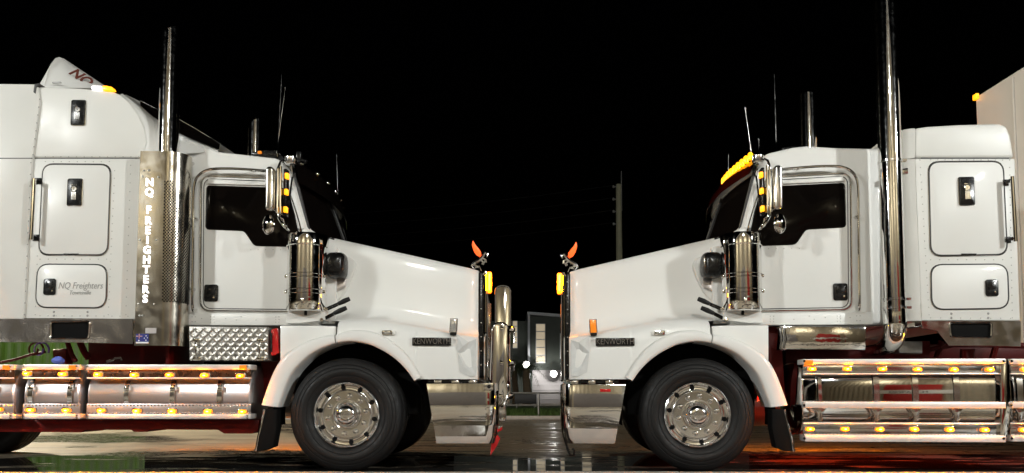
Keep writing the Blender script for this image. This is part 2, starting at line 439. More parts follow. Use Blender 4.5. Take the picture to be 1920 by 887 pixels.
def vent_plate(T, x, v, z, w, h, letter, s):
    """black sleeper vent with round crest and bars"""
    a = MB(); a.prism(rrect(-w/2, w/2, -h/2, h/2, 0.012, 4), -0.022, 0.0)
    o = a.build('vent', 'black_plastic', T, bevel=0.004); o.location = (x, v, z)
    a = MB(); a.tube([(p[0], -0.004, p[1]) for p in rrect(-w/2-0.004, w/2+0.004, -h/2-0.004, h/2+0.004, 0.014, 4)], 0.0045, 6, True)
    a.build('vent_frame', 'chrome', o)
    a = MB(); a.lathe([(0.030, -0.022), (0.030, -0.027), (0.024, -0.029), (0.022, -0.025), (0.0005, -0.025)], (0, 0, h*0.12), 'v', 20)
    for k in range(5): a.prism([(-0.026+k*0.0125, h*0.12+0.03), (-0.018+k*0.0105, h*0.12+0.03), (-0.019+k*0.0105, h*0.12+0.04), (-0.025+k*0.0125, h*0.12+0.04)], -0.027, -0.022)
    a.build('crest', 'polished_alloy', o)
    for k in range(4):
        a = MB(); a.box(-0.021+k*0.0118, -0.0135+k*0.0118, -0.0265, -0.0215, -h*0.30, h*0.12-0.031); a.build('bar', 'polished_alloy', o)
    lettering(letter, 0.036, 0, -0.0275, h*0.12, 'chrome', o, 'monogram')
    return o

def lock_plate(T, x, v, z, w, h):
    a = MB(); a.prism(rrect(-w/2, w/2, -h/2, h/2, 0.022, 5), -0.012, 0.0)
    o = a.build('latch', 'black_plastic', T, bevel=0.005); o.location = (x, v, z)
    a = MB(); a.prism(rrect(-w*0.30, w*0.30, -h*0.1, h*0.36, 0.012, 4), -0.018, -0.010); a.build('paddle', 'black_plastic', o, bevel=0.003)
    a = MB(); a.lathe([(0.010, -0.010), (0.010, -0.016), (0.0005, -0.017)], (w*0.22, 0, -h*0.27), 'v', 12); a.build('key_cylinder', 'chrome', o)
    return o

def grab_tube(T, s, pts, r, name='grab_handle', stand=None):
    a = MB(s); a.tube(smooth_path(pts, 5), r, 10)
    o = a.build(name, 'chrome', T)
    if stand:
        q = MB(s)
        for (u, v0, v1, z) in stand: q.tube([(u, v0, z), (u, v1, z)], r*1.25, 8)
        q.build('stand_off', 'polished_alloy', o)
    return o

def panel_rivets(T, s, pts, r=0.0055, name='rivets', material='rivet_metal'):
    a = MB(s)
    for (u, v, z) in pts: a.dome((u, v, z), r, 'v', 6)
    return a.build(name, material, T, kind='stuff')

ARCH_F = [(632, 641), (645, 639), (660, 638), (678, 640), (695, 644), (712, 651.5), (729, 661), (744, 672), (757, 684), (769, 698), (779, 713)]
ARCH_R = [(632, 641), (608, 649), (584, 661), (566, 676), (549, 694), (538, 714), (529, 738), (520, 763)]

def common(T, s, P, right):
    L = PL
    # ---------------- bonnet with its front fenders
    VF = 0.0
    arch = sorted([(-L(x, y, VF)[0], L(x, y, VF)[1]) for x, y in ARCH_F])
    xr = -L(632, 641, VF)[0]; xf = -L(896, 600, VF)[0]
    xa = -L(779, 713, VF)[0]; zb = L(850, 711, VF)[1]
    xtr, ztr = -L(617, 443, 0.40)[0], L(617, 443, 0.40)[1]
    xtf, ztf = -L(897, 505, 0.58)[0], L(897, 505, 0.58)[1]
    sh = sorted([(-L(x, y, 0.05)[0], L(x, y, 0.05)[1]) for x, y in ((637, 606), (675, 602), (725, 605), (793, 617), (847, 627), (896, 634))])
    ts = [0, .04, .08, .13, .18, .23, .28, .33, .38, .43, .47, .51, .545, .5549, .5551, .57, .61, .66, .71, .76, .82, .88, .94, 0.985, 1.0]
    k0 = (xa-xr)/(xf-xr)
    ts = [t*k0/0.555 if t < 0.555 else lerp(k0, 1, (t-0.555)/0.445) for t in ts]
    rows = []
    for t in ts:
        x = lerp(xr, xf, t)
        zl = interp(arch, x) if x <= xa+1e-4 else zb
        zs = interp(sh, x)
        xt = lerp(xtr, xtf, t); vh = lerp(0.36, 0.535, t); zt = lerp(ztr, ztf, t)-0.02*math.sin(t*PI)*0
        nose = 0.045*max(0, (t-0.93)/0.07)**2          # the sides turn in at the nose
        xm = lerp(x, xt, 0.6)
        hh = zs-zl
        prof = [(x, VF+nose, zl), (x, VF-0.002+nose, zl+hh*0.3), (x, VF+0.004+nose, zl+hh*0.6), (x, VF+0.018+nose, zl+hh*0.85), (x, VF+0.045+nose, zs), (x, VF+0.09+nose, zs+0.022),
                (xm, lerp(VF+.09, vh-0.07, .5)+nose, zs+0.040), (xm, vh-0.06+nose, zs+0.060), (xt, vh-0.02+nose, zs+0.115), (xt, vh+nose, zs+0.22), (xt, vh+0.004+nose, lerp(zs+.22, zt, .5)), (xt, vh+0.012+nose, zt-0.09),
                (xt, vh+0.024+nose, zt-0.04), (xt, vh+0.05+nose, zt-0.012), (xt, vh+0.10+nose, zt), (xt, vh+0.3, zt+0.02), (xt, VC, zt+0.03)]
        prof += [(p[0], 2*VC-p[1], p[2]) for p in reversed(prof[:-1])]
        rows.append([(-p[0], p[1], p[2]) for p in prof])
    b_ = MB(s).grid(rows)
    hood = b_.build('bonnet', 'white_paint', T, ang=60)
    # nose closing panel
    b_ = MB(s); r_ = [(p[0]+0.012, p[1], p[2]) for p in rows[-1]]
    b_.add(r_, [tuple(range(len(r_)))]); b_.build('nose_panel', 'white_paint', T, smooth=False)
    # rounded wheel-arch flares, front on the bonnet and rear on the cab
    def flare(pts, wid, name, mname='white_paint', parent=T):
        Q = [(-L(x, y, VF)[0], L(x, y, VF)[1]) for x, y in pts]
        Q = [(q[0], q[1]) for q in smooth_path([(a, c, 0) for a, c in Q], 3)]
        cx, cz = 0+(-0.0), 0.52
        cx = -0.0
        rows = []
        for i, (x, z) in enumerate(Q):
            t = i/(len(Q)-1)
            dx, dz = x-(-0.0), z-0.52
            ln = math.hypot(dx, dz); nx, nz_ = dx/ln, dz/ln
            w = wid(t)
            prof = [(-0.012, 0.30), (-0.014, 0.02), (-0.011, -0.026), (-0.002, -0.036), (w*0.3, -0.040), (w*0.75, -0.040), (w-0.004, -0.034), (w+0.006, -0.022), (w+0.012, 0.006), (w+0.014, 0.30)]
            rows.append([(-(x+nx*a), v, z+nz_*a) for a, v in prof])
        b2 = MB(s).grid(rows, True)
        n0 = len(rows[0]); N = len(b2.v)
        b2.f.append(tuple(range(n0))); b2.f.append(tuple(range(N-1, N-n0-1, -1)))
        return b2.build(name, mname, parent, ang=50)
    flare(ARCH_F, lambda t: 0.055+0.045*math.sin(min(1, t*1.1)*PI), 'fender_flare')
    rearf = flare([(630, 641.5)]+ARCH_R[1:], lambda t: 0.06+0.075*min(1, t*2.0), 'rear_fender')
    quarter = [L(x, y, 0.06) for x, y in ((527, 611), (600, 611), (631, 612), (631, 640), (608, 648), (584, 660), (566, 674), (549, 692), (527, 735))]
    MB(s).prism(quarter, 0.035, 0.32).build('cab_quarter_panel', 'white_paint', rearf, bevel=0.006)
    # wheel-arch liner
    b_ = MB(s); rows = []
    for i in range(25):
        a = math.radians(-8+196*i/24)
        rows.append([(0.715*math.cos(a), v, 0.52+0.69*math.sin(a)) for v in (0.06, 0.42)] + [(0.715*math.cos(a), 0.44, 0.52+0.69*math.sin(a))])
    b_.grid(rows)
    b_.build('wheel_arch_liner', 'black_matte', T)
    MB(s).box(-0.62, 0.62, 0.46, 0.56, 0.52, 1.18).build('inner_guard', 'black_matte', T)
    # mud flap behind the wheel
    q = [L(x, y, 0.02) for x, y in ((494, 767), (520, 767), (520, 800), (513, 838), (496, 845), (479, 846), (484, 815), (490, 790))]
    MB(s).prism(q, 0.0, 0.16).build('mud_flap', 'black_matte', T, bevel=0.008)
    edge = [(*L(x, y, -0.005),) for x, y in ((496, 768), (490, 795), (484, 818), (479, 846))]
    MB(s).tube([(u, 0.0, z) for u, z in edge], 0.010, 6).build('flap_edge', 'polished_alloy', T)
    # wheels of the steer axle
    wheel(T, s, -0.012 if right else 0.022, 0.02, 0.527, 'wheel')
    wheel(T, s, 0.0, 2*VC-0.02, 0.527, 'wheel', flip=True, detail=False)
    MB(s).tube([(0, 0.3, 0.5), (0, 2*VC-0.3, 0.5)], 0.06, 12).build('front_axle', 'black_matte', T)
    b_ = MB(s)
    for vv in (0.78, 1.56): b_.box(-1.05, 7.0, vv, vv+0.09, 0.72, 1.0)
    for uu in (-0.9, 0.9, 2.0, 3.0, 4.2): b_.box(uu, uu+0.10, 0.87, 1.56, 0.78, 0.95)
    b_.build('chassis_rail', 'red_chassis', T, bevel=0.008)
    MB(s).box(-1.0, 0.75, 0.80, 1.64, 0.66, 1.6).build('engine_block', 'black_matte', T, bevel=0.04)

    # ---------------- grille, name bar, lamps
    un, zn = L(897, 505, 0.60); zlow = L(897, 712, 0.6)[1]
    b_ = MB(s)
    b_.prism([(un, zn-0.03), (un-0.05, zn-0.035), (un-0.055, zn-0.10), (un-0.055, zlow+0.02), (un, zlow+0.02)], 0.60, 2*VC-0.60)
    gr = b_.build('grille', 'black_plastic', T, bevel=0.012)
    b_ = MB(s)
    for vv in (0.600, 2*VC-0.60):
        b_.tube([(un-0.062, vv, zn-0.06), (un-0.070, vv, zn-0.16), (un-0.070, vv, zlow)], 0.016, 8)
        b_.box(un-0.095, un-0.058, vv+0.01, vv+0.06, zlow, zn-0.20)
    b_.tube([(un-0.062, 0.6, zn-0.055), (un-0.062, 2*VC-0.6, zn-0.055)], 0.02, 8)
    b_.build('grille_surround', 'chrome', gr)
    for k in range(9):
        vv = 0.70+k*0.13
        MB(s).box(un-0.085, un-0.05, vv, vv+0.03, zlow+0.04, zn-0.1).build('grille_bar', 'chrome', gr, bevel=0.004)
    b_ = MB(s)
    for k in range(7): b_.dome((un-0.03, 0.598, lerp(zn-0.12, zlow+0.15, k/6)), 0.008, 'v')
    b_.build('grille_screws', 'rivet_metal', gr, kind='stuff')
    # glowing amber lamp on the nose
    lu, lz = L(917, 529, 0.62)
    b_ = MB(s); b_.prism(rrect(lu-0.028, lu+0.026, lz-0.115, lz+0.11, 0.02, 4), 0.62, 0.66)
    lamp = b_.build('nose_lamp', 'amber_lit', T, bevel=0.006, label='glowing tall amber lamp on the nose')
    MB(s).prism(rrect(lu-0.014, lu+0.006, lz-0.085, lz+0.085, 0.009, 4), 0.605, 0.63).build('lamp_core', 'nose_amber', lamp, bevel=0.003)
    MB(s).prism(rrect(lu+0.020, lu+0.052, lz-0.12, lz+0.12, 0.012, 4), 0.625, 0.70).build('lamp_housing', 'chrome', lamp, bevel=0.004)
    # winged horse ornament
    ou, oz = L(897, 500, 0.85); zt = oz+0.045
    k = 1.12
    E = new_empty('bonnet_ornament', T)
    def pp(px, py): return L(px, py, 0.85)
    ob = MB(s)
    pth = [pp(885, 497), pp(890, 493), pp(897, 489), (pp(903, 484)), pp(907, 478)]
    ob.tube([(u, 0.85, z) for u, z in pth], [0.014, 0.024, 0.021, 0.023, 0.016], 8)
    pth = [pp(906, 479), pp(910, 474), pp(914, 477), pp(913, 482)]
    ob.tube([(u, 0.85, z) for u, z in pth], [0.016, 0.017, 0.013, 0.008], 8)
    for vv, dd in ((0.838, 0), (0.862, 2)):
        for p3 in (((903, 485), (909+dd, 486), (910+dd, 492)), ((901, 487), (906+dd, 491), (904+dd, 496)), ((889, 494), (893, 499+dd), (898, 500)), ((888, 495), (886, 500), (890, 504))):
            ob.tube([(*[pp(*q)[0]], vv, pp(*q)[1]) for q in p3], 0.0085, 6)
    ob.tube([(pp(886, 495)[0], 0.85, pp(886, 495)[1]), (pp(883, 499)[0], 0.85, pp(883, 499)[1])], 0.006, 6)
    ob.tube([(pp(889, 503)[0], 0.85, pp(889, 503)[1]), (pp(899, 499)[0], 0.85, pp(899, 499)[1]), (pp(903, 508)[0], 0.85, pp(903, 508)[1])], 0.006, 6)
    ob.build('horse', 'polished_alloy', E)
    w = [pp(x, y) for x, y in ((899, 481), (893, 478), (888, 470), (885, 460), (887, 451), (891, 459), (897, 466), (902, 473), (902, 478))]
    for vv in (0.832, 0.872):
        MB(s).prism(fillet(w, 0.012, 3), vv-0.004, vv+0.004).build('wing', 'orange_wing', E, bevel=0.002)
    # side name badge
    (ba, bz0), (bb, bz1) = L(773, 648, 0), L(846, 633, 0)
    b_ = MB(s); b_.box(min(ba, bb), max(ba, bb), -0.012, 0.02, bz0, bz1)
    bd = b_.build('name_badge', 'black_plastic', T, bevel=0.004)
    lettering('KENWORTH', 0.078, s*(ba+bb)/2, -0.014, (bz0+bz1)/2, 'polished_alloy', bd, 'badge_letters', 0.003, sq=0.80)
    # side repeater in a chrome oval and the upright corner lamp
    ru, rz_ = L(727, 624, 0.0)
    a = MB(s); a.prism(rrect(ru-0.072, ru+0.072, rz_-0.027, rz_+0.027, 0.024, 5), -0.006, 0.06)
    rp = a.build('side_repeater', 'white_paint', T, bevel=0.006)
    MB(s).prism(fillet([(ru-0.052, rz_-0.02), (ru+0.05, rz_-0.022), (ru+0.052, rz_+0.02), (ru-0.04, rz_+0.022)], 0.01, 3), -0.020, -0.004).build('chrome_cover', 'chrome', rp, bevel=0.005)
    MB(s).prism(rrect(ru-0.030, ru+0.034, rz_-0.011, rz_+0.011, 0.006, 3), -0.025, -0.012).build('lens', 'clear_lens', rp, bevel=0.003)
    cu, cz_ = L(851, 612, 0.02)
    a = MB(s); a.prism([(cu-0.030, cz_+0.065), (cu+0.026, cz_+0.067), (cu+0.034, cz_-0.055), (cu-0.024, cz_-0.057)], 0.0, 0.11)
    cl = a.build('corner_lamp', 'amber_dim' if right else 'clear_lens', T, bevel=0.006)
    MB(s).prism([(cu-0.026, cz_-0.060), (cu+0.036, cz_-0.058), (cu+0.036, cz_-0.082), (cu-0.022, cz_-0.086)], 0.006, 0.11).build('lamp_base', 'black_plastic', cl, bevel=0.003)
    a = MB(s); a.tube([(p[0], -0.002, p[1]) for p in [(cu-0.034, cz_+0.069), (cu+0.030, cz_+0.071), (cu+0.038, cz_-0.058), (cu-0.028, cz_-0.060)]], 0.005, 5, True); a.build('chrome_frame', 'chrome', cl)
    # headlight, faceted glass wrapping round the corner
    H = [(857, 627), (878, 641), (893, 636), (893, 704), (880, 706), (862, 697), (858, 660)]
    q = [L(x, y, -0.004) for x, y in H]
    b_ = MB(s)
    base = [(u, 0.02, z) for u, z in q]
    mid = L(874, 668, 0.0); c2 = L(868, 650, 0); c3 = L(872, 690, 0)
    pts = [(u, -0.006, z) for u, z in q] + [(mid[0], 0.028, mid[1]), (c2[0], -0.018, c2[1]), (c3[0], -0.014, c3[1])]
    b_.add(pts, [(0, 1, 8), (1, 2, 7), (1, 7, 8), (2, 3, 7), (3, 4, 9), (3, 9, 7), (4, 5, 9), (5, 6, 9), (6, 9, 7), (6, 7, 8), (6, 8, 0)])
    b_.build('headlight', 'lens_white', T, smooth=False)
    # trim strip between bonnet and bumper
    (a0, z0), (a1, z1) = L(802, 718, 0.03), L(893, 711, 0.03)
    MB(s).box(min(a0, a1), max(a0, a1), 0.03, 0.2, z0, z1-0.006).build('trim_strip', 'black_plastic', T, bevel=0.004)
    b_ = MB(s)
    for k in range(3):
        uu = lerp(max(a0, a1)-0.1, min(a0, a1)+0.03, k/2); b_.box(uu-0.03, uu+0.04, 0.015, 0.1, z0-0.01, z1-0.012)
    b_.build('bumper_bracket', 'polished_alloy', T, bevel=0.004)

    # ---------------- cab
    VB = 0.22
    cab = [(332, 250), (372, 268), (409, 283.5), (520, 296), (546, 318), (578, 428), (600, 440), (600, 585), (597, 609), (335, 609)]
    if right: cab = [(320, 285), (409, 281), (455, 277), (480, 279), (530, 290), (548, 318), (578, 428), (600, 440), (600, 585), (597, 609), (322, 609)]
    q = [L(x, y, VB) for x, y in cab]
    cb = MB(s).prism(q, VB, 2*VC-VB).build('cab_body', 'white_paint', T, bevel=0.035, seg=4)
    # door skin, seals and window
    dz0, dz1 = L(400, 583, VB)[1], L(400, 330, VB)[1]
    da, db = L(377, 450, VB)[0], L(546, 450, VB)[0]
    door = fillet([L(x, y, VB) for x, y in ((378, 330), (532, 336), (548, 372), (566, 432), (566, 585), (376, 583))], 0.10, 6)
    dr = MB(s).prism(door, VB-0.010, VB+0.05).build('door', 'white_paint', T, bevel=0.006)
    MB(s).tube([(u, VB-0.008, z) for u, z in door], 0.011, 7, True).build('door_seal', 'polished_alloy', dr)
    door2 = fillet([L(x, y, VB-0.01) for x, y in ((382.5, 335), (530, 341), (545, 374), (562, 432), (562, 580.5), (381, 578.5))], 0.085, 6)
    MB(s).tube([(u, VB-0.0105, z) for u, z in door2], 0.0045, 6, True).build('door_gap', 'seam_rubber', dr)
    win = fillet([L(x, y, VB) for x, y in ((389, 349), (540, 354), (552, 400), (566, 463), (478, 461), (459, 433), (387, 430))], 0.035, 5)
    wn = MB(s).prism(win, VB-0.016, VB+0.01).build('side_window', 'dark_glass', dr, bevel=0.002)
    MB(s).tube([(u, VB-0.012, z) for u, z in win], 0.0055, 6, True).build('window_seal', 'black_plastic', dr)
    shield = [L(x, y, VB) for x, y in ((393, 337), (530, 344), (534, 350), (390, 346))]
    MB(s).prism(shield, VB-0.030, VB-0.012).build('window_reflection_strip', 'white_panel', dr, bevel=0.003)  # pale strip painted in for the reflection along the window top
    lu_, lz_ = L(397, 550, VB)
    lock_plate(T, s*lu_, VB-0.011, lz_, 0.135, 0.165)
    # grab handle bent round the door
    hp = [(361, 579), (361, 520), (362, 440), (363, 360), (370, 332), (392, 318), (430, 316), (470, 318), (512, 321)]
    hpt = [(*L(x, y, VB-0.085),) for x, y in hp]
    hpt = [(u, VB-0.085, z) for u, z in hpt]
    hpt = [(hpt[0][0], VB, hpt[0][2])]+hpt
    st = [(hpt[4][0], VB-0.085, VB, hpt[4][2])]
    grab_tube(T, s, hpt, 0.013, 'grab_handle', [(L(362, 408, VB-.085)[0], VB-0.085, VB, L(362, 408, VB-.085)[1])])
    # sill with rivets
    sill = [L(x, y, VB-0.02) for x, y in ((338, 588), (560, 588), (597, 588), (598, 610), (338, 610))]
    sl = MB(s).prism(sill, VB-0.03, VB+0.1).build('sill_panel', 'white_paint', T, bevel=0.005)
    piv = []
    for x, y in ((360, 594), (360, 603), (366, 594), (366, 603), (378, 597), (395, 594), (401, 594), (395, 599), (401, 599), (395, 604), (401, 604), (423, 597), (443, 600), (452, 594), (517, 594), (523, 594), (517, 599), (523, 599), (517, 604), (523, 604), (548, 597), (548, 603), (480, 600), (580, 596)):
        u, z = L(x, y, VB-0.031); piv.append((u, VB-0.030, z))
    panel_rivets(sl, s, piv)
    pv = []
    for x in range(470, 545, 14):
        u, z = L(x, 468, VB-0.011); pv.append((u, VB-0.010, z))
    panel_rivets(dr, s, pv)
    # windscreen in two panes that meet in a vee
    nb, nt_ = L(580, 431, 0.26), L(553, 326, 0.26)
    ubc, utc = nb[0]-0.16, nt_[0]-0.10
    zb_, zt_ = nb[1]-0.02, nt_[1]
    for sg in (0, 1):
        def vv(v): return v if sg == 0 else 2*VC-v
        rows = []
        for i in range(7):
            t = i/6; rows.append([(lerp(nb[0], ubc, math.sin(t*PI/2)), vv(lerp(0.255, VC-0.006, t)), zb_), (lerp(nt_[0], utc, math.sin(t*PI/2)), vv(lerp(0.255, VC-0.006, t)), zt_)])
        MB(s).grid(rows).build('windscreen_pane', 'dark_glass', T)
    for (q0, q1, v_, r_) in ((nb[0], nt_[0], 0.25, .018), (nb[0], nt_[0], 2*VC-0.25, .018), (ubc-0.004, utc-0.004, VC, .014)):
        MB(s).tube([(q0, v_, zb_), (q1, v_, zt_)], r_, 8).build('windscreen_seal', 'seam_rubber', T)
    b_ = MB(s)
    ip = [L(x, y, VB) for x, y in ((549, 345), (572, 429), (541, 429), (541, 405))]
    b_.prism(fillet(ip, 0.012, 3), VB-0.014, VB+0.02); b_.build('pillar_panel', 'white_paint', T, bevel=0.004)
    # header above the panes
    rows = []
    for i in range(13):
        t = i/12; v = lerp(0.24, 2*VC-0.24, t); bl = math.sin(t*PI)
        uf = lerp(nt_[0], utc, min(1, bl*1.05))-0.02
        rows.append([(uf+0.06, v, zt_-0.02), (uf+0.01, v, zt_-0.01), (uf-0.005, v, zt_+0.04), (uf+0.015, v, zt_+0.09), (uf+0.27, v, zt_+0.13)])
    MB(s).grid(rows).build('windscreen_header', 'white_paint', T)
    # cowl under the panes
    (c0, cz0) = L(600, 445, 0.3)
    MB(s).prism([(nb[0]+0.2, cz0-0.6), (nb[0]+0.2, zb_+0.01), (ubc-0.05, zb_-0.03), (ubc-0.10, zb_-0.6)], 0.40, 2*VC-0.40).build('cowl', 'black_plastic', T, bevel=0.01)
    MB(s).box(L(600, 500, .3)[0]-0.16, L(600, 500, .3)[0]+0.1, 0.30, 0.6, L(600, 608, .3)[1], L(600, 462, .3)[1]).build('firewall', 'white_paint', T, bevel=0.01)

    # ---------------- air cleaner with its black ram intake
    ua = L(575.5, 500, 0.12)[0]; ra = 0.184
    zt, zb2 = L(575, 434, -0.05)[1], L(575, 581, -0.05)[1]
    hgt = zt-zb2
    pr = [(0.0005, zb2-0.004), (ra-0.025, zb2-0.002), (ra-0.006, zb2+0.004), (ra, zb2+0.018)]
    for fz in (0.225, 0.275, 0.43, 0.475):
        z = zb2+hgt*fz
        pr += [(ra, z-0.006), (ra+0.006, z-0.003), (ra+0.006, z+0.003), (ra, z+0.006)]
    z = zt-hgt*0.165
    pr += [(ra, z), (ra+0.009, z+0.006), (ra+0.010, zt-0.02), (ra+0.006, zt-0.008), (ra-0.02, zt), (0.0005, zt+0.015)]
    ac = MB(s).lathe(pr, (ua, 0.12, 0), 'z', 56).build('air_cleaner', 'chrome', T, ang=45)
    for fz in (0.25, 0.45):
        z = zb2+hgt*fz
        for q0 in (ua-ra-0.010, ua+ra-0.008): MB(s).box(q0, q0+0.018, 0.06, 0.10, z-0.015, z+0.015).build('strap_clamp', 'chrome', ac, bevel=0.004)
    a = MB(s); a.box(ua-0.030, ua-0.005, -0.076, -0.058, zb2+hgt*0.06, zb2+hgt*0.15); a.build('service_gauge', 'polished_alloy', ac, bevel=0.005)
    MB(s).tube([(ua, 0.10, zb2), (ua, 0.10, zb2-0.035)], 0.014, 8).build('drain', 'black_plastic', ac)
    MB(s).prism([L(x, y, 0.1) for x, y in ((540, 578), (606, 578), (610, 600), (560, 606), (536, 606))], 0.10, 0.26).build('cleaner_bracket', 'white_paint', ac, bevel=0.006)
    iu, iz = L(630, 497, 0.22)
    rows = []
    for i in range(13):
        ph = -PI/2+PI*i/12; row = []
        for j in range(24):
            th = 2*PI*j/24
            def se(c, e): return math.copysign(abs(c)**e, c)
            row.append((iu+0.10*se(math.cos(ph), 0.5)*se(math.cos(th), 0.55), 0.26+0.14*se(math.sin(ph), 0.9), iz+0.128*se(math.cos(ph), 0.5)*se(math.sin(th), 0.55)))
        rows.append(row)
    MB(s).grid(rows, True).build('intake_snorkel', 'black_plastic', ac)
    rec = fillet([L(x, y, 0.37) for x, y in ((614, 466), (652, 480), (669, 492), (664, 512), (650, 545), (634, 566), (612, 566))], 0.06, 5)
    MB(s).prism(rec, 0.345, 0.42).build('intake_recess', 'white_panel', hood, bevel=0.016, seg=3)
    rc = fillet([L(x, y, 0.34) for x, y in ((612, 520), (650, 522), (648, 540), (630, 548), (626, 562), (612, 562))], 0.02, 3)
    MB(s).prism(rc, 0.32, 0.36).build('recess_shade_plate', 'brushed_alloy', ac, bevel=0.01)  # darker plate put in for the shading of the indentation below the intake
    # two rubber bonnet latches
    for (p0, p1, p2) in (((612, 580), (634, 570), (656, 560)), ((604, 600), (626, 588), (650, 577))):
        lt = new_empty('bonnet_latch', T)
        A, B, C = (L(*p0, 0.12), L(*p1, 0.10), L(*p2, 0.10))
        b_ = MB(s); b_.tube([(B[0], 0.10, B[1]), (lerp(B[0], C[0], .5), 0.094, lerp(B[1], C[1], .5)), (C[0], 0.10, C[1])], [0.020, 0.026, 0.022], 8); b_.build('grip', 'rubber', lt, bevel=0.006)
        b_ = MB(s); b_.tube([(A[0], 0.125, A[1]-0.008), (B[0], 0.105, B[1]-0.010)], 0.009, 6); b_.tube([(A[0], 0.125, A[1]+0.012), (B[0], 0.105, B[1]+0.010)], 0.009, 6); b_.build('strap', 'black_plastic', lt)
        b_ = MB(s); b_.lathe([(0.018, 0), (0.018, -0.02), (0.0005, -0.024)], (A[0], 0.12, A[1]), 'v', 12); b_.build('pivot', 'chrome', lt)

    # ---------------- mirrors
    VM = -0.14
    me_ = new_empty('door_mirror', T)
    def mp(x, y, v=VM): u, z = L(x, y, v); return (u, v, z)
    (m0, _, mz0), (m1, _, mz1) = mp(502.5, 398), mp(518, 317)
    MB(s).prism(rrect(m0, m1, mz0, mz1, 0.03, 5), VM-0.09, VM+0.13).build('mirror_head', 'polished_alloy', me_, bevel=0.016, seg=3)
    b_ = MB(s)
    b_.tube(smooth_path([mp(521, 316), mp(521, 350), mp(520, 395), mp(524, 410), mp(533, 424), mp(541, 432, 0.0)], 4), 0.014, 10)
    b_.tube(smooth_path([mp(526, 312), mp(526, 350), mp(526, 400), mp(530, 412), mp(537, 428, -0.02)], 4), 0.013, 10)
    b_.tube([mp(521, 316), mp(526, 304, 0.0), mp(534, 300, 0.2)], 0.012, 8)
    b_.tube([mp(503, 321), mp(485, 321, -0.05), mp(467, 321, 0.2)], 0.009, 8)
    b_.build('mirror_arm', 'chrome', me_)
    b_ = MB(s); b_.tube([mp(548, 332, 0.12), mp(539, 402, -0.02)], 0.009, 8); b_.build('brace_rod', 'black_plastic', me_)
    b_ = MB(s)
    (x0, _, z0), (x1, _, z1) = mp(530, 404, -0.06), mp(537.5, 316, -0.06)
    b_.box(min(x0, x1), max(x0, x1), -0.06, 0.03, min(z0, z1), max(z0, z1)); bar = b_.build('light_bar', 'black_plastic', me_, bevel=0.006)
    for (x, y) in ((537.5, 330), (536.3, 360), (535, 393)):
        u, v, z = mp(x, y, -0.06)
        b_ = MB(s); b_.prism(rrect(u-0.018, u+0.016, z-0.028, z+0.028, 0.008, 3), -0.072, -0.03); b_.build('amber_lamp', 'amber_hot', bar, bevel=0.004)
    u, v, z = mp(503.5, 421)
    b_ = MB(s)
    rows = []
    for r, h in ((0.0005, -0.028), (0.03, -0.024), (0.052, -0.012), (0.062, 0.0), (0.062, 0.012), (0.05, 0.018), (0.0005, 0.018)):
        rows.append([(u+r*math.cos(2*PI*j/28)*0.92+h*0.5, v+h*0.9, z+r*math.sin(2*PI*j/28)*1.5) for j in range(28)])
    b_.grid(rows, True); b_.build('spot_mirror', 'chrome', me_)
    u, v, z = mp(545, 301, 0.12)
    b_ = MB(s); b_.lathe([(0.0005, -0.045), (0.05, -0.04), (0.058, -0.02), (0.058, 0.028), (0.052, 0.036), (0.0005, 0.040)], (u, 0.12, z), 'z', 24)
    hn = b_.build('cab_corner_lamp', 'polished_alloy', T)
    b_ = MB(s); b_.tube([(u, 0.12, z-0.03), (u, 0.16, z-0.09), (u+0.01, 0.22, z-0.11)], 0.016, 8); b_.build('lamp_stem', 'chrome', hn)
    return L

def visor(T, s, material, dr=0.11):
    nt_ = PL(553, 326, 0.26); rows = []
    for i in range(13):
        t = i/12; v = lerp(0.17, 2*VC-0.17, t); bl = min(1, 1.1*math.sin(t*PI))
        uf = lerp(nt_[0]+0.03, nt_[0]-0.10, bl)
        rows.append([(uf-0.03, v, nt_[1]+0.12), (uf-0.055, v, nt_[1]+0.09), (uf-0.10, v, nt_[1]-dr), (uf-0.09, v, nt_[1]-dr), (uf-0.04, v, nt_[1]+0.08), (uf, v, nt_[1]+0.10)])
    MB(s).grid(rows, True).build('sun_visor', material, T)
    return rows

def antenna(T, P, s, p0, p1, v, r=0.0045):
    (u0, z0), (u1, z1) = P(*p0, v), P(*p1, v)
    b_ = MB(s); b_.tube([(u0, v, z0), (lerp(u0, u1, .3), v, lerp(z0, z1, .3)), (u1, v, z1)], [r, r*0.8, r*0.5], 6)
    o = b_.build('antenna', 'polished_alloy', T)
    MB(s).lathe([(0.016, -0.06), (0.016, 0.0), (0.010, 0.03), (0.006, 0.10)], (u0, v, z0), 'z', 10).build('antenna_base', 'chrome', o)
    return o

def bumper(T, s, ur, urb, uf, zt, zb, zk, rad=0.13, kick=0.03):
    """wrap-round bumper: plan path from the near rear edge, round the corner, across and back"""
    rows = []
    for z, off, fr in ((zt-0.012, 0.05, 0), (zt, 0.028, 0), (zt, 0.004, 0), (zt-0.01, 0, 0.0), (lerp(zt, zk, .5), 0, .35), (zk+0.006, 0, .75), (zk-0.006, 0.004, .8), (lerp(zk, zb, .6), kick*0.6, .93), (zb+0.02, kick, 1), (zb, kick+0.006, 1.02), (zb-0.004, kick+0.05, 1.02)):
        u0 = lerp(ur, urb, fr); row = []
        v0 = 0.0+off
        row.append((u0, v0, z)); row.append((lerp(u0, uf+rad, .5), v0, z))
        for k in range(7):
            a = PI/2*k/6; row.append((uf+rad-(rad-off)*math.sin(a), rad-(rad-off)*math.cos(a)+0, z))
        row = row+[(p[0], 2*VC-p[1], p[2]) for p in reversed(row)]
        rows.append(row)
    return MB(s).grid(rows).build('bumper', 'chrome', T, ang=30)

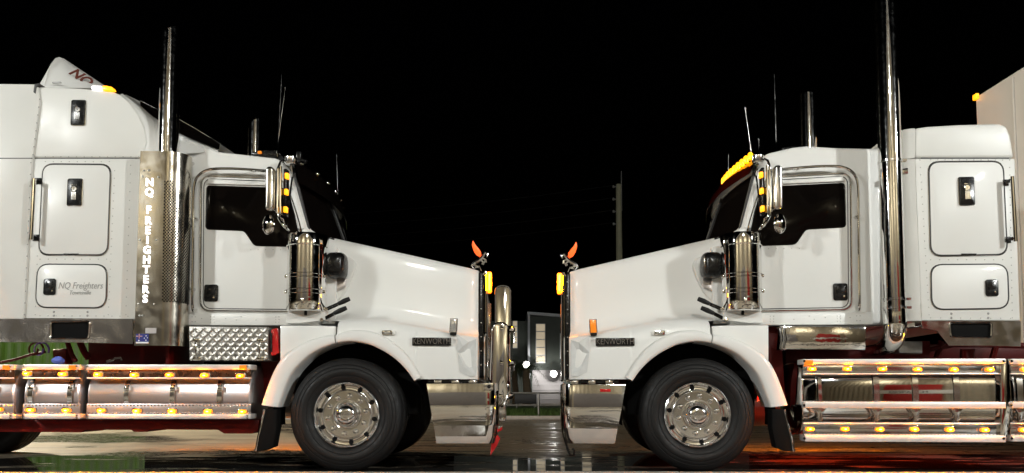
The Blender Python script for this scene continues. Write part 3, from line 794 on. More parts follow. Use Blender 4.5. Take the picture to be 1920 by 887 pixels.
def stack(T, s, u, v, z0, z1, r, cut, name='exhaust_stack', back=1):
    """upright chrome pipe, curved or slash-cut towards the rear at its mouth"""
    rows = []; N = 32
    for z, rr in ((z0, r),) + tuple((lerp(z0, z1-cut, t), r) for t in (0.25, 0.5, 0.75, 1.0)):
        rows.append([(u+rr*math.cos(2*PI*j/N), v+rr*math.sin(2*PI*j/N), z) for j in range(N)])
    for k in range(1, 7):
        t = k/6
        row = []
        for j in range(N):
            c = math.cos(2*PI*j/N)
            q = (1-c*back)/2                     # 0 at the rear side, 1 at the front side
            row.append((u+r*c-back*0*t, v+r*math.sin(2*PI*j/N), z1-cut + cut*t*(q**0.6)))
        rows.append(row)
    inner = [(p[0]*0.0+u+(p[0]-u)*0.94, v+(p[1]-v)*0.94, p[2]+0.002) for p in rows[-1]]
    rows.append(inner); rows.append([(p[0], p[1], z1-cut-0.4) for p in inner])
    return MB(s).grid(rows, True).build(name, 'stack_chrome', T, ang=40)

def tank(T, s, u0, u1, vc, zc, r, name='fuel_tank', ex=2.0, material='brushed_alloy'):
    rows = []
    if u0 > u1: u0, u1 = u1, u0
    for u, k in ((u0-0.03, 0.0), (u0-0.028, 0.45), (u0-0.018, 0.80), (u0-0.006, 0.95), (u0, 0.985), (u0+0.005, 1.0), (u0+0.02, 1.0), (u0+0.026, 0.99), (u1-0.026, 0.99), (u1-0.02, 1.0), (u1-0.005, 1.0), (u1, 0.985), (u1+0.006, 0.95), (u1+0.018, 0.8), (u1+0.028, 0.45), (u1+0.03, 0.0)):
        row = []
        for j in range(48):
            a = 2*PI*j/48; c, d = math.cos(a), math.sin(a)
            row.append((u, vc+r*k*math.copysign(abs(c)**(2/ex), c), zc+r*k*math.copysign(abs(d)**(2/ex), d)))
        rows.append(row)
    return MB(s).grid(rows, True).build(name, material, T, ang=40)
def tank_strap(par, s, u, vc, zc, r, ex, w=0.045, name='tank_strap'):
    rows = []
    for j in range(25):
        a = PI/2+PI*j/24; c, d = math.cos(a), math.sin(a)
        x = vc+(r+0.004)*math.copysign(abs(c)**(2/ex), c); z = zc+(r+0.004)*math.copysign(abs(d)**(2/ex), d)
        x2 = vc+(r+0.012)*math.copysign(abs(c)**(2/ex), c); z2 = zc+(r+0.012)*math.copysign(abs(d)**(2/ex), d)
        rows.append([(u-w/2, x, z), (u-w/2, x2, z2), (u+w/2, x2, z2), (u+w/2, x, z)])
    return MB(s).grid(rows, True).build(name, 'polished_alloy', par, ang=40)
def dimples(par, s, u0, u1, v, z, step=0.032, r=0.010):
    b_ = MB(s); u = min(u0, u1)+0.02
    while u < max(u0, u1)-0.02:
        b_.lathe([(r, 0), (r*0.75, -0.006), (r*0.3, -0.004)], (u, v, z), 'v', 7); u += step
    return b_.build('tread_dimples', 'polished_alloy', par, kind='stuff')
def rrow(P, s, x0, y0, x1, y1, n_, v):
    return [(*[P(lerp(x0, x1, i/(n_-1)), lerp(y0, y1, i/(n_-1)), v)[0]], v, P(lerp(x0, x1, i/(n_-1)), lerp(y0, y1, i/(n_-1)), v)[1]) for i in range(n_)]
def locker_door(T, s, P, corners, v, name='locker_door', r=0.10):
    q = fillet([P(x, y, v) for x, y in corners], r, 6)
    o = MB(s).prism(q, v-0.012, v+0.02).build(name, 'white_paint', T, bevel=0.006)
    MB(s).tube([(u, v-0.004, z) for u, z in q], 0.009, 6, True).build('door_seal', 'seam_rubber', o)
    cu = sum(p[0] for p in q)/len(q); cz = sum(p[1] for p in q)/len(q)
    q2 = [(cu+(u-cu)*1.02, cz+(z-cz)*1.02) for u, z in q]
    MB(s).tube([(u, v-0.003, z) for u, z in q2], 0.006, 6, True).build('seal_lip', 'polished_alloy', o)
    return o

# ================================================================== the left truck
TL = tag(new_empty('truck', None, OL), 'white bonneted truck on the left with high roof sleeper and lettered exhaust shield', 'truck', 'trucks parked nose to nose')
common(TL, -1, PL, False)
P = PL; s = -1
VS = 0.03
# sleeper box
up = [(20, 160.5), (78, 162), (150, 165), (208, 171), (225, 177), (240, 189), (258, 212), (271, 239), (276, 268), (266, 295.8), (20, 295.8)]
slp = MB(s).prism([P(x, y, VS) for x, y in up], VS, 2*VC-VS).build('sleeper_upper', 'white_panel', TL, bevel=0.02, seg=3)
lowp = [(20, 297.6), (266, 297.6), (262, 420), (254, 598), (20, 598)]
slo = MB(s).prism([P(x, y, VS) for x, y in lowp], VS, 2*VC-VS).build('sleeper_lower', 'white_panel', TL, bevel=0.006)
MB(s).prism([P(x, y, VS+0.01) for x, y in ((25, 200), (255, 230), (255, 590), (25, 590))], VS+0.012, 2*VC-VS-0.012).build('sleeper_core', 'seam_rubber', TL)
ext = [(-150, 155), (70, 157.5), (74, 190), (60, 297), (44, 598), (-150, 598)]
xt = MB(s).prism([P(x, y, VS-0.025) for x, y in ext], VS-0.025, VS+0.04).build('side_extender', 'white_panel', TL, bevel=0.012)
a = MB(s); a.prism([P(x, y, VS-0.02) for x, y in ((-150, 296.4), (61, 296.4), (61, 298), (-150, 298))], VS-0.0275, VS-0.02); a.build('extender_seam', 'seam_rubber', xt)
MB(s).prism([P(x, y, VS-.0) for x, y in ((66, 175), (68, 160), (76, 158), (80, 160), (72, 166), (70, 178))], VS-0.03, VS+0.04).build('extender_seal', 'seam_rubber', xt, bevel=0.004)
piv = rrow(P, s, 74.5, 186, 62, 290, 8, VS-0.025)+rrow(P, s, 58, 305, 46, 590, 14, VS-0.025)
panel_rivets(xt, s, piv, 0.0065, material='grey_script')
piv = []
piv += rrow(P, s, 85, 294, 260, 294, 13, VS)+rrow(P, s, 85, 303, 205, 303, 9, VS)+rrow(P, s, 245, 310, 236, 590, 18, VS)
piv += rrow(P, s, 215, 320, 203, 590, 20, VS)+rrow(P, s, 70, 480, 66, 590, 8, VS)+rrow(P, s, 75, 592, 240, 593, 12, VS)+rrow(P, s, 75, 486, 200, 486, 9, VS)
panel_rivets(slo, s, piv, 0.006)
a = MB(s)
for x in (101, 164):
    for y in (585, 592): u, z = P(x, y, VS); a.dome((u, VS, z), 0.011, 'v', 8)
a.build('body_bolts', 'grey_script', slo, kind='stuff')
# sloping roof front with its tinted window
Cx = [(225, 177), (240, 189), (258, 212), (271, 239), (276, 268), (266, 296)]
Bx = [(232, 180), (262, 201), (285, 222), (310, 243), (345, 260), (409, 284)]
Ax = [(236, 177), (262, 190), (296, 206), (334, 222), (372, 244), (412, 270)]
lines = []
for i in range(6):
    c = P(*Cx[i], VS+.004); b1 = P(*Bx[i], 0.27); a1 = P(*Ax[i], 0.62)
    mid = ((c[0]+b1[0])/2-0.02, (c[1]+b1[1])/2+0.01)
    half = [(c[0], VS+.004, c[1]), (lerp(c[0], b1[0], .3)-.03, 0.075, lerp(c[1], b1[1], .3)), (b1[0], 0.27, b1[1]), (a1[0], 0.62, a1[1]), (a1[0]-0.02, 0.9, a1[1]+0.01), (a1[0]-0.03, VC, a1[1]+0.01)]
    lines.append(half+[(p[0], 2*VC-p[1], p[2]) for p in reversed(half[:-1])])
MB(s).grid(lines).build('roof_front', 'white_paint', TL, ang=60)
rows = []
for i in (1, 2, 3, 4, 5):
    b1 = Vector(lines[i][2]); a1 = Vector(lines[i][3])
    nrm = Vector((-0.008, -0.006, 0.008))
    rows.append([tuple(b1.lerp(a1, 0.12)+nrm), tuple(b1.lerp(a1, 0.9)+nrm)])
MB(s).grid(rows).build('roof_window', 'dark_glass', TL)
MB(s).tube([r_[1] for r_ in rows], 0.006, 6).build('roof_window_trim', 'polished_alloy', TL)
# air deflector on the roof
fin = [(75, 160), (84, 141), (96, 119), (104, 109), (111, 107), (118, 112), (140, 128), (165, 145), (186, 158), (190, 165)]
n_ = len(fin); va = [0.14, 0.14, 0.20, 0.26, 0.30, 0.32, 0.36, 0.36, 0.34, 0.30]
near = [(*[P(fin[i][0], fin[i][1], va[i])[0]], va[i], P(fin[i][0], fin[i][1], va[i])[1]) for i in range(n_)]
base0 = P(75, 163, 0.10); base1 = P(190, 167, 0.12)
rows = []
for i in range(n_):
    p = near[i]; zb_ = lerp(base0[1], base1[1], i/(n_-1))
    rows.append([(p[0], 0.10, min(zb_, p[2])), (p[0], lerp(0.10, p[1], .5), lerp(zb_, p[2], .6)), p, (p[0], p[1]+0.08, p[2]+0.02), (p[0], VC, p[2]+0.06)]+[(p[0], 2*VC-q1, z1) for q1, z1 in ((p[1]+.08, p[2]+.02), (p[1], p[2]), (0.10, min(zb_, p[2])))])
dfl = MB(s).grid(rows).build('roof_deflector', 'white_paint', TL, ang=50)
lu, lz = P(152, 146, 0.24)
t_ = lettering('NQ', 0.13, s*lu, 0.23, lz+0.005, 'brown_script', dfl, 'deflector_letters', 0.002, 0.3, 0.004)
t_.rotation_euler = (math.radians(-14), math.radians(34), math.radians(12))
lu, lz = P(181, 164.5, 0.02)
a = MB(s); a.prism(rrect(lu-0.05, lu+0.05, lz-0.016, lz+0.018, 0.014, 4), 0.015, 0.06); a.build('roof_lamp', 'white_lit', TL, bevel=0.005, label='small white roof lamp')
lu, lz = P(203, 166.5, 0.02)
a = MB(s); a.prism(fillet([(lu+0.055, lz-0.018), (lu-0.06, lz-0.018), (lu-0.045, lz+0.012), (lu+0.02, lz+0.028), (lu+0.055, lz+0.026)], 0.012, 3), 0.01, 0.06); a.build('roof_lamp', 'amber_hot', TL, bevel=0.005, label='glowing amber roof lamp')
MB(s).prism([P(x, y, .09) for x, y in ((98, 154), (114, 153.5), (114, 156), (98, 156.5))], 0.085, 0.1).build('deflector_badge', 'grey_script', dfl)
# doors, vents, handle
d1 = locker_door(TL, s, P, ((82, 309), (208, 310), (202, 478), (74, 477)), VS)
d2 = locker_door(TL, s, P, ((72, 496), (201, 497), (199, 577), (68, 576)), VS, r=0.11)
a = MB(s); a.prism([P(x, y, VS) for x, y in ((121, 476), (149, 476), (149, 479), (121, 479))], VS-0.018, VS); a.build('door_catch', 'black_plastic', d1)
u, z = P(147.5, 212, VS); vent_plate(TL, s*u, VS-0.001, z, 0.125, 0.235, 'S', s)
u, z = P(141, 361, VS-.012); vent_plate(d1, s*u, VS-0.013, z, 0.13, 0.25, 'E', s)
u, z = P(94, 538, VS-.012); lock_plate(d2, s*u, VS-0.013, z, 0.115, 0.155)
u, z = P(151, 536, VS-.012); lettering('NQ Freighters', 0.088, s*u, VS-0.0145, z, 'grey_script', d2, 'door_script', 0.001, 0.25, sq=0.80)
u, z = P(150, 549, VS-.012); lettering('Townsville', 0.056, s*u, VS-0.0145, z, 'grey_script', d2, 'door_script', 0.001, 0.25, sq=0.85)
hb = [(69, 338), (62, 338), (60, 345), (55, 440), (56, 447), (66, 448)]
pt = [P(*hb[0], VS)] ; VH = VS-0.09
h1 = P(64, 341, VH); h2 = P(58.5, 444, VH)
a = MB(s); a.tube([(h1[0], VH, h1[1]+0.03), (h2[0], VH, h2[1]-0.03)], 0.017, 10); gh = a.build('grab_handle', 'chrome', TL)
for (h, w) in ((h1, P(72, 340, VS)), (h2, P(68, 446, VS))):
    a = MB(s); a.tube([(h[0], VH, h[1]), (w[0]-0.0, VS-0.05, w[1]), (w[0], VS, w[1])], 0.018, 8); a.box(w[0]-0.03, w[0]+0.03, VS-0.012, VS+0.001, w[1]-0.03, w[1]+0.03)
    a.build('handle_bracket', 'black_plastic', gh, bevel=0.004)
# polished skirt under the sleeper with a foot hole
sk = MB(s); V2 = VS-0.012
for poly in (((-150, 596), (97, 596.5), (97, 642), (-150, 641)), ((97, 596.5), (168, 597), (168, 602.5), (97, 602.5)), ((97, 635), (168, 635), (168, 642.5), (97, 642)), ((168, 597), (249, 598), (249, 645), (168, 642.5))):
    sk.prism([P(x, y, V2) for x, y in poly], V2, V2+0.012)
skirt = sk.build('sleeper_skirt', 'wet_alloy', TL, smooth=False)
fr_ = fillet([P(x, y, V2) for x, y in ((96, 603), (169, 602.5), (166, 635), (94, 634.5))], 0.03, 4)
fr_c = (sum(p[0] for p in fr_)/len(fr_), sum(p[1] for p in fr_)/len(fr_))
MB(s).tube([(u, V2-0.003, z) for u, z in fr_], 0.009, 6, True).build('foot_hole_trim', 'polished_alloy', skirt)
MB(s).prism([(fr_c[0]+(u-fr_c[0])*1.02, fr_c[1]+(z-fr_c[1])*1.02) for u, z in fr_], V2+0.012, V2+0.13).build('foot_hole_back', 'black_matte', skirt)
# muffler shield with glowing letters and a perforated quarter-round
VM_ = -0.10
def sec(y, xl, xm):
    (ul, z), (um, _) = P(xl, y, VM_), P(xm, y, VM_)
    row = [(ul+0.004, VM_+0.10, z), (ul, VM_+0.01, z), (ul-0.008, VM_, z), (lerp(ul, um, .5), VM_, z), (um, VM_, z)]
    R_ = 0.17
    for k in range(1, 13):
        a_ = math.radians(125*k/12); row.append((um-R_*math.sin(a_), VM_+R_-R_*math.cos(a_), z))
    return row
ys = [283, 300, 337, 400, 455, 510, 571, 600, 640, 648]
rows = []
for y in ys: rows.append(sec(y, lerp(262, 250, (y-283)/365), lerp(309, 300, (y-283)/365)))
MB(s).grid(rows).build('muffler_shield', 'shield_alloy', TL, ang=35)
msh = [o for o in TL.children if o.name.startswith('muffler_shield')][0]
tp = rows[0]; a = MB(s); a.add(tp+[(tp[-1][0]+0.1, VM_+0.32, tp[0][2]), (tp[0][0], VM_+0.32, tp[0][2])], [tuple(range(len(tp)+2))]); a.build('shield_cap', 'polished_alloy', msh, smooth=False)
# perforations: dark round holes following the curve, staggered rows
a = MB(s)
for i in range(74):
    y = 340+i*3.08
    (um, z) = P(lerp(308, 301, (y-283)/365), y, VM_)
    for k in range(13):
        a_ = math.radians(4+ (k+0.5*(i % 2))*8.6); R_ = 0.1712
        cx, cv = um-R_*math.sin(a_), VM_+0.17-R_*math.cos(a_)
        tx, tv = -math.cos(a_), math.sin(a_)
        hw = 0.0086
        pts = [(cx+tx*hw*math.cos(q), cv+tv*hw*math.cos(q), z+hw*math.sin(q)) for q in (0, PI/3, 2*PI/3, PI, 4*PI/3, 5*PI/3)]
        a.add(pts, [(0, 1, 2, 3, 4, 5)])
a.build('shield_perforations', 'black_matte', msh, smooth=False, kind='stuff')
for ch, y in (('N', 342.5), ('Q', 361), ('F', 394.5), ('R', 414), ('E', 432.5), ('I', 451), ('G', 469.5), ('H', 488), ('T', 506), ('E', 524.5), ('R', 543), ('S', 561)):
    u, z = P(lerp(281, 272.5, (y-342)/219), y, VM_)
    lettering(ch, 0.100, s*u, VM_-0.006, z, 'white_lit', msh, 'lit_letter', 0.004, 0, 0.0028, sq=0.95)
u, z = P(267, 635, VM_)
a = MB(s); a.box(u-0.058, u+0.058, VM_-0.003, VM_, z-0.044, z+0.044); fl = a.build('flag_sticker', 'flag_blue', msh, smooth=False)
a = MB(1); x = s*u
for (x0, x1, z0, z1) in ((-.058, 0, .018, .026), (-.033, -.025, 0, .044), (-.058, .058, -.044, -.030)): a.box(x+x0, x+x1, VM_-0.0045, VM_-0.002, z+z0, z+z1)
for (dx, dz, r_) in ((-.03, -.018, .008), (.035, .025, .006), (.035, -.015, .006), (.02, .004, .005), (.048, .008, .005)): a.lathe([(r_, -0.0045), (0.0003, -0.0045)], (x+dx, VM_, z+dz), 'v', 7)
a.build('flag_marks', 'flag_white', fl, smooth=False)
a = MB(1)
for (x0, x1, z0, z1) in ((-.058, 0, .020, .024), (-.031, -.027, 0, .044)): a.box(x+x0, x+x1, VM_-0.006, VM_-0.004, z+z0, z+z1)
a.build('flag_cross', 'flag_red', fl, smooth=False)
u, z = P(283, 620, VM_); MB(s).box(u-0.05, u+0.05, VM_-0.002, VM_, z-0.025, z+0.025).build('shield_plate', 'brushed_alloy', msh, smooth=False)
a = MB(s)
for x, y in ((270, 320), (279, 320), (268, 331), (297, 332), (263, 450), (293, 450), (262, 592), (267, 592), (260, 570), (289, 570)):
    u, z = P(x, y, VM_); a.dome((u, VM_, z), 0.010, 'v', 8)
a.build('shield_bolts', 'rivet_metal', msh, kind='stuff')
# exhaust stacks, near and far
u0, z0 = P(315, 284, 0.03); z1 = P(315, 52, 0.03)[1]
stk = stack(TL, s, u0, 0.03, z0-0.2, z1, 0.092, 0.17)
u0f = P(472, 280, 2*VC-0.20)[0]
stack(TL, s, u0, 2*VC-0.03, z0-0.2, z1, 0.092, 0.17)
a = MB(s)
for x, y in ((343, 300), (345, 420), (345, 540)):
    u, z = P(x, y, 0.1); a.tube([(u, 0.10, z), (u-0.03, 0.2, z), (u-0.05, 0.24, z)], 0.02, 8)
a.build('stack_bracket', 'polished_alloy', TL)
# checker-plate tool box: every raised lozenge its own piece
VB_ = 0.04
tb = MB(s).prism([P(x, y, VB_) for x, y in ((354, 612), (500, 613), (503, 620), (503, 676), (355, 675))], VB_, 0.55).build('tool_box', 'tread_base', TL, bevel=0.006)
q_ = MB(1); q_.add([(-0.027, 0, 0.012), (0.0, -0.004, 0.016), (0.027, 0, 0.012), (0.027, 0, -0.012), (0, -0.004, -0.016), (-0.027, 0, -0.012), (-0.018, -0.008, 0), (0.018, -0.008, 0)],
    [(0, 1, 6), (1, 7, 6), (1, 2, 7), (2, 3, 7), (3, 4, 7), (4, 6, 7), (4, 5, 6), (5, 0, 6)])
loz = q_.mesh('lozenge', ang=20); loz.materials.append(MATS['tread_alloy'])
for i in range(17):
    for j in range(7):
        u, z = P(360+i*8.6, 620+j*8.6, VB_)
        inst(loz, 'raised_lozenge', (s*u, VB_, z), tb, rot=(0, math.radians(45 if (i+j) % 2 else -45), 0))
for x in (369, 488):
    a = MB(s)
    p0, p1 = P(x, 640, VB_), P(x+1, 672, VB_)
    a.tube([(p0[0], VB_, p0[1]), (p0[0], VB_-0.03, p0[1]-0.01), (p1[0], VB_-0.03, p1[1]+0.01), (p1[0], VB_, p1[1])], 0.008, 6)
    a.box(p0[0]-0.03, p0[0]+0.03, VB_-0.008, VB_, p0[1]-0.01, p0[1]+0.025); a.box(p1[0]-0.035, p1[0]+0.035, VB_-0.012, VB_, p1[1]-0.02, p1[1]+0.015)
    a.build('box_latch', 'chrome', tb, bevel=0.003)
a = MB(s); a.prism(fillet([P(x, y, 0.05) for x, y in ((508, 618), (520, 614), (522, 662), (508, 668))], 0.02, 3), 0.05, 0.12); rl = a.build('red_side_lamp', 'red_lens', TL, bevel=0.006)
a = MB(s); p0 = P(509, 624, .04); p1 = P(509, 660, .04); a.tube([(p0[0], .045, p0[1]), (p1[0], .045, p1[1])], 0.007, 6); a.build('lamp_hinge', 'black_plastic', rl)
# tanks, steps and marker lights
VT, ZT, RT = 0.30, P(320, 742, 0.02)[1], 0.285
def step_left(x0, x1, leds_up, leds_lo):
    e_ = new_empty('tank_step', TL)
    def bx(ya, yb, v0, v1, mname, nm, bev=0.004, xa=x0, xb=x1):
        (a0, z0), (a1, z1) = P(xa, yb, v0), P(xb, ya, v0)
        return MB(s).box(min(a0, a1), max(a0, a1), v0, v1, z0, z1).build(nm, mname, e_, bevel=bev)
    bx(683.5, 693, -0.07, 0.10, 'step_alloy', 'upper_rail'); bx(693.3, 710, -0.035, -0.02, 'reflected_dark_panel', 'upper_light_panel'); bx(707.5, 710.5, -0.045, -0.03, 'step_alloy', 'upper_lip')
    bx(776.5, 785.5, -0.07, 0.10, 'step_alloy', 'lower_rail'); bx(757, 776, -0.035, -0.02, 'brushed_alloy', 'lower_light_panel')
    (a0, z0), (a1, _) = P(x0, 760, -.036), P(x1, 760, -.036); dimples(e_, s, a0, a1, -0.035, z0)
    zz = P(x0, 774.5, -.036)[1]; dimples(e_, s, a0, a1, -0.035, zz)
    for x, y in leds_up+leds_lo:
        u, z = P(x, y, -0.045); led(e_, s*u, -0.042, z)
    a = MB(s)
    for x in (x0+2, x1-6):
        for y in (687, 696, 779, 783): u, z = P(x, y, -.07); a.dome((u, -0.072, z), 0.011, 'v', 8)
    a.build('step_bolts', 'chrome', e_, kind='stuff')
    u, z = P(x1-14, 688.5, -.072); MB(s).box(u-0.035, u+0.035, -0.076, -0.070, z-0.02, z+0.02).build('amber_reflector', 'amber_dim', e_, bevel=0.002)
    return e_
step_left(162, 470, [(184, 702), (252, 703), (318, 703), (384, 704), (451, 705)], [(190, 770), (257, 770.5), (323, 771), (390, 771.5), (455, 772)])
step_left(42, 150, [(51, 700.5), (118, 701.5)], [(58, 769), (125, 769.5)])
step_left(-140, 26, [(-15, 700), (-82, 700)], [(-2, 768), (-75, 768)])
for (xa, xb, straps) in ((165, 468, (238, 324, 412)), (46, 148, (58, 132)), (-140, 26, (-10,))):
    ua_, ub_ = P(xa, 740, 0.02)[0], P(xb, 740, 0.02)[0]
    tk = tank(TL, s, ua_, ub_, VT, ZT, RT)
    for x in straps: tank_strap(tk, s, P(x, 740, 0.02)[0], VT, ZT, RT, 2.0)
    for x in straps:
        a = MB(s); u, z = P(x, 727, 0.0); a.box(u-0.024, u+0.024, -0.01, 0.03, z-0.03, z+0.01); a.dome((u, -0.012, z+0.02), 0.014, 'v', 8)
        a.build('strap_bolt', 'chrome', tk, bevel=0.003)
ea, za = P(-140, 812, 0.10); eb, zb_ = P(486, 787, 0.10)
skp = [(-140, 787), (486, 787), (484, 808), (472, 813), (420, 813), (408, 806), (280, 805), (275, 810), (250, 810), (246, 806), (160, 806), (150, 811), (60, 810), (-140, 810)]
MB(s).prism([P(x, y, 0.10) for x, y in skp], 0.10, 0.5).build('tank_cradle', 'red_chassis', TL, bevel=0.006)
# red frame parts, hoses and lines seen between sleeper and tanks
MB(s).prism([P(x, y, 0.55) for x, y in ((165, 640), (345, 640), (345, 690), (165, 690))], 0.55, 0.9).build('battery_carrier', 'red_chassis', TL, bevel=0.01)
MB(s).prism([P(x, y, 0.5) for x, y in ((345, 605), (352, 605), (352, 690), (345, 690))], 0.1, 0.9).build('step_hanger', 'red_chassis', TL, bevel=0.004)
MB(s).prism([P(x, y, 0.3) for x, y in ((486, 676), (524, 612), (527, 700), (505, 760), (490, 760))], 0.33, 0.8).build('cab_mount', 'red_chassis', TL, bevel=0.01)
MB(s).prism([P(x, y, 0.25) for x, y in ((92, 655), (118, 652), (118, 682), (94, 682))], 0.30, 0.42).build('air_valve', 'red_chassis', TL, bevel=0.008)
a = MB(s)
for (x0, y0, x1, y1) in ((126, 640, 134, 664), (134, 664, 142, 678)):
    a.tube([(P(x0, y0, .3)[0], .3, P(x0, y0, .3)[1]), (P(x1, y1, .3)[0], .3, P(x1, y1, .3)[1])], 0.024, 8)
a.tube([(P(150, 642, .35)[0], .35, P(150, 642, .35)[1]), (P(158, 660, .35)[0], .35, P(158, 660, .35)[1]), (P(166, 672, .35)[0], .35, P(166, 672, .35)[1])], 0.032, 8)
a.build('lift_strut', 'red_chassis', TL)
for c, k in ((66, 0), (76, 1)):
    pts = []
    for i in range(22):
        t = i/21*2*PI*1.1; u, z = P(c+11*math.cos(t), 654+12*math.sin(t), 0.35); pts.append((u, 0.30+0.1*i/21, z))
    MB(s).tube(pts, 0.009, 6).build('coiled_air_line', 'purple_hose' if k else 'red_chassis', TL)
pts = [P(x, y, .32) for x, y in ((-40, 686), (20, 676), (48, 668), (62, 664), (85, 660))]
MB(s).tube(smooth_path([(u, .32, z) for u, z in pts], 4), 0.014, 6).build('air_hose', 'red_chassis', TL)
u, z = P(109, 676, .2)
rows = []
for i in range(7):
    ph = -PI/2+PI*i/6; rows.append([(u+0.055*math.cos(ph)*math.cos(j*PI/6)*(1+.1*math.sin(3*j)), 0.2+0.05*math.cos(ph)*math.sin(j*PI/6), z+0.036*math.sin(ph)+0.006*math.sin(2*j)) for j in range(12)])
MB(s).grid(rows, True).build('filler_cap', 'blue_cap', TL)
pts = [P(x, y, .25) for x, y in ((200, 678), (212, 675), (215, 672), (226, 671), (228, 676))]
MB(s).tube([(u, .25, z) for u, z in pts], 0.010, 6).build('tap_handle', 'chrome', TL)
wheel(TL, s, P(-28, 770, 2.0)[0], 2.42, 0.527, 'wheel', flip=True, detail=False)
# bumper, bull bar, hanging tag
zt, zb_, zk = P(860, 718, 0)[1], P(860, 832, 0)[1], P(860, 797, 0)[1]
bp_ = bumper(TL, s, P(800, 720, 0)[0], P(817, 830, 0)[0], P(936, 760, 0.1)[0], zt, zb_, zk)
u, z = P(917, 725, 0); MB(s).box(u-0.04, u+0.05, -0.006, 0.01, z-0.035, z+0.035).build('bumper_plate', 'polished_alloy', bp_, bevel=0.003)
MB(s).lathe([(0.018, -0.006), (0.016, -0.012), (0.0005, -0.013)], (u, 0, z), 'v', 14).build('bumper_badge', 'black_plastic', bp_)
bbar = new_empty('bull_bar', TL)
def plate(pts, v, th, r=0.05, m_='polished_alloy'):
    q = fillet([P(x, y, v) for x, y in pts], r, 6)
    o = MB(s).prism(q, v, v+th).build('upright_plate', 'chrome', bbar, bevel=0.005)
    MB(s).tube([(u, v, z) for u, z in q], 0.010, 6, True).build('plate_edge', 'chrome', o)
plate(((929, 720), (929, 536), (957, 536), (957, 745), (945, 745)), 0.62, 0.10, 0.075)
plate(((920, 716), (924, 605), (953, 606), (953, 742), (944, 762), (936, 762), (922, 752)), 0.22, 0.06, 0.07)
for v_, x_ in ((1.72, 950), (2.12, 951)):
    uu = P(943, 650, .62)[0]
    zt1 = P(943, 536, .62)[1] if v_ < 2 else P(943, 605, .3)[1]
    MB(s).prism(fillet([(uu+0.06, 0.72), (uu+0.06, zt1), (uu-0.065, zt1), (uu-0.065, 0.6), (uu, 0.6)], 0.06, 6), v_, v_+0.1).build('upright_plate', 'chrome', bbar, bevel=0.012)
a = MB(s)
for (zz, du) in ((1.35, -0.09), (1.02, -0.09), (0.70, -0.08)):
    uu = P(943, 650, .62)[0]+du
    a.tube(smooth_path([(uu+0.12, 0.24, zz), (uu+0.01, 0.30, zz), (uu, 0.5, zz), (uu, VC, zz), (uu, 1.94, zz), (uu+0.01, 2.14, zz), (uu+0.12, 2.2, zz)], 4), 0.034, 12)
a.build('cross_tube', 'chrome', bbar)
MB(s).box(P(943, 650, .62)[0]-0.03, P(943, 650, .62)[0]+0.12, 0.45, 1.98, 0.45, 0.70).build('bar_mount', 'polished_alloy', bbar, bevel=0.01)
a = MB(s); a.prism([P(x, y, .12) for x, y in ((923, 806), (942, 797), (942, 806), (930, 812), (938, 822), (932, 836), (919, 855), (921, 828))], .12, .17)
a.build('warning_flag', 'red_lens', TL, bevel=0.004)
a = MB(s); a.prism([P(x, y, .115) for x, y in ((924, 805), (942, 797), (942, 800), (926, 809))], .112, .125); a.build('flag_clip', 'polished_alloy', TL)
# roof kit: visor, marker lights, aerials
nb, nt_ = PL(580, 431, 0.26), PL(553, 326, 0.26)
rows = visor(TL, s, 'dark_glass')
for i in range(1, 12, 2):
    r_ = rows[i]
    a = MB(s); a.lathe([(0.028, 0.0), (0.028, 0.012), (0.02, 0.026), (0.0005, 0.032)], (r_[0][0], r_[0][1], r_[0][2]+0.004), 'z', 12); a.build('roof_marker', 'chrome', TL)
a = MB(s); u, z = P(487, 287, .5); a.prism([P(x, y, .5) for x, y in ((470, 290), (472, 284), (496, 281), (520, 282), (528, 292), (500, 294))], .5, .8); hp_ = a.build('horn_cover', 'black_plastic', TL, bevel=0.01)
u, z = P(487, 286, .49); a = MB(s); a.prism(rrect(u-0.02, u+0.02, z-0.015, z+0.015, 0.01), .48, .5); a.build('amber_lamp', 'amber_dim', hp_, bevel=.004)
a = MB(s); u, z = P(561, 293, .4); a.box(u-0.015, u+0.03, .4, .46, z-0.04, z+0.05); a.tube([(u-0.01, .43, z-0.03), (u-0.07, .43, z-0.05)], 0.02, 8); a.build('roof_camera', 'black_plastic', TL, bevel=.005)
antenna(TL, P, s, (521, 284), (528, 140), 0.45); antenna(TL, P, s, (519, 284), (535, 163), 0.55, 0.005); antenna(TL, P, s, (634, 372), (631, 290), 1.9)

# ================================================================== the right truck
TR = tag(new_empty('truck', None, ORG, -YAW), 'white bonneted truck on the right with flat sleeper and tall bare chrome stack', 'truck', 'trucks parked nose to nose')
common(TR, 1, PR, True)
P = PR; s = 1; VS = 0.03
up = [(1716, 240), (1740, 236.5), (1800, 233), (1876, 231), (1889, 237), (1896, 255), (1902.5, 296), (1716, 296)]
slp = MB(s).prism([P(x, y, VS) for x, y in up], VS, 2*VC-VS).build('sleeper_upper', 'white_panel', TR, bevel=0.03, seg=4)
lo_ = [(1716, 297.5), (1903, 297.5), (1913, 601), (1728, 601)]
slo = MB(s).prism([P(x, y, VS) for x, y in lo_], VS, 2*VC-VS).build('sleeper_lower', 'white_panel', TR, bevel=0.010)
MB(s).prism([P(x, y, VS+.02) for x, y in ((1725, 260), (1890, 260), (1900, 595), (1735, 595))], VS+0.012, 2*VC-VS-0.012).build('sleeper_core', 'seam_rubber', TR)
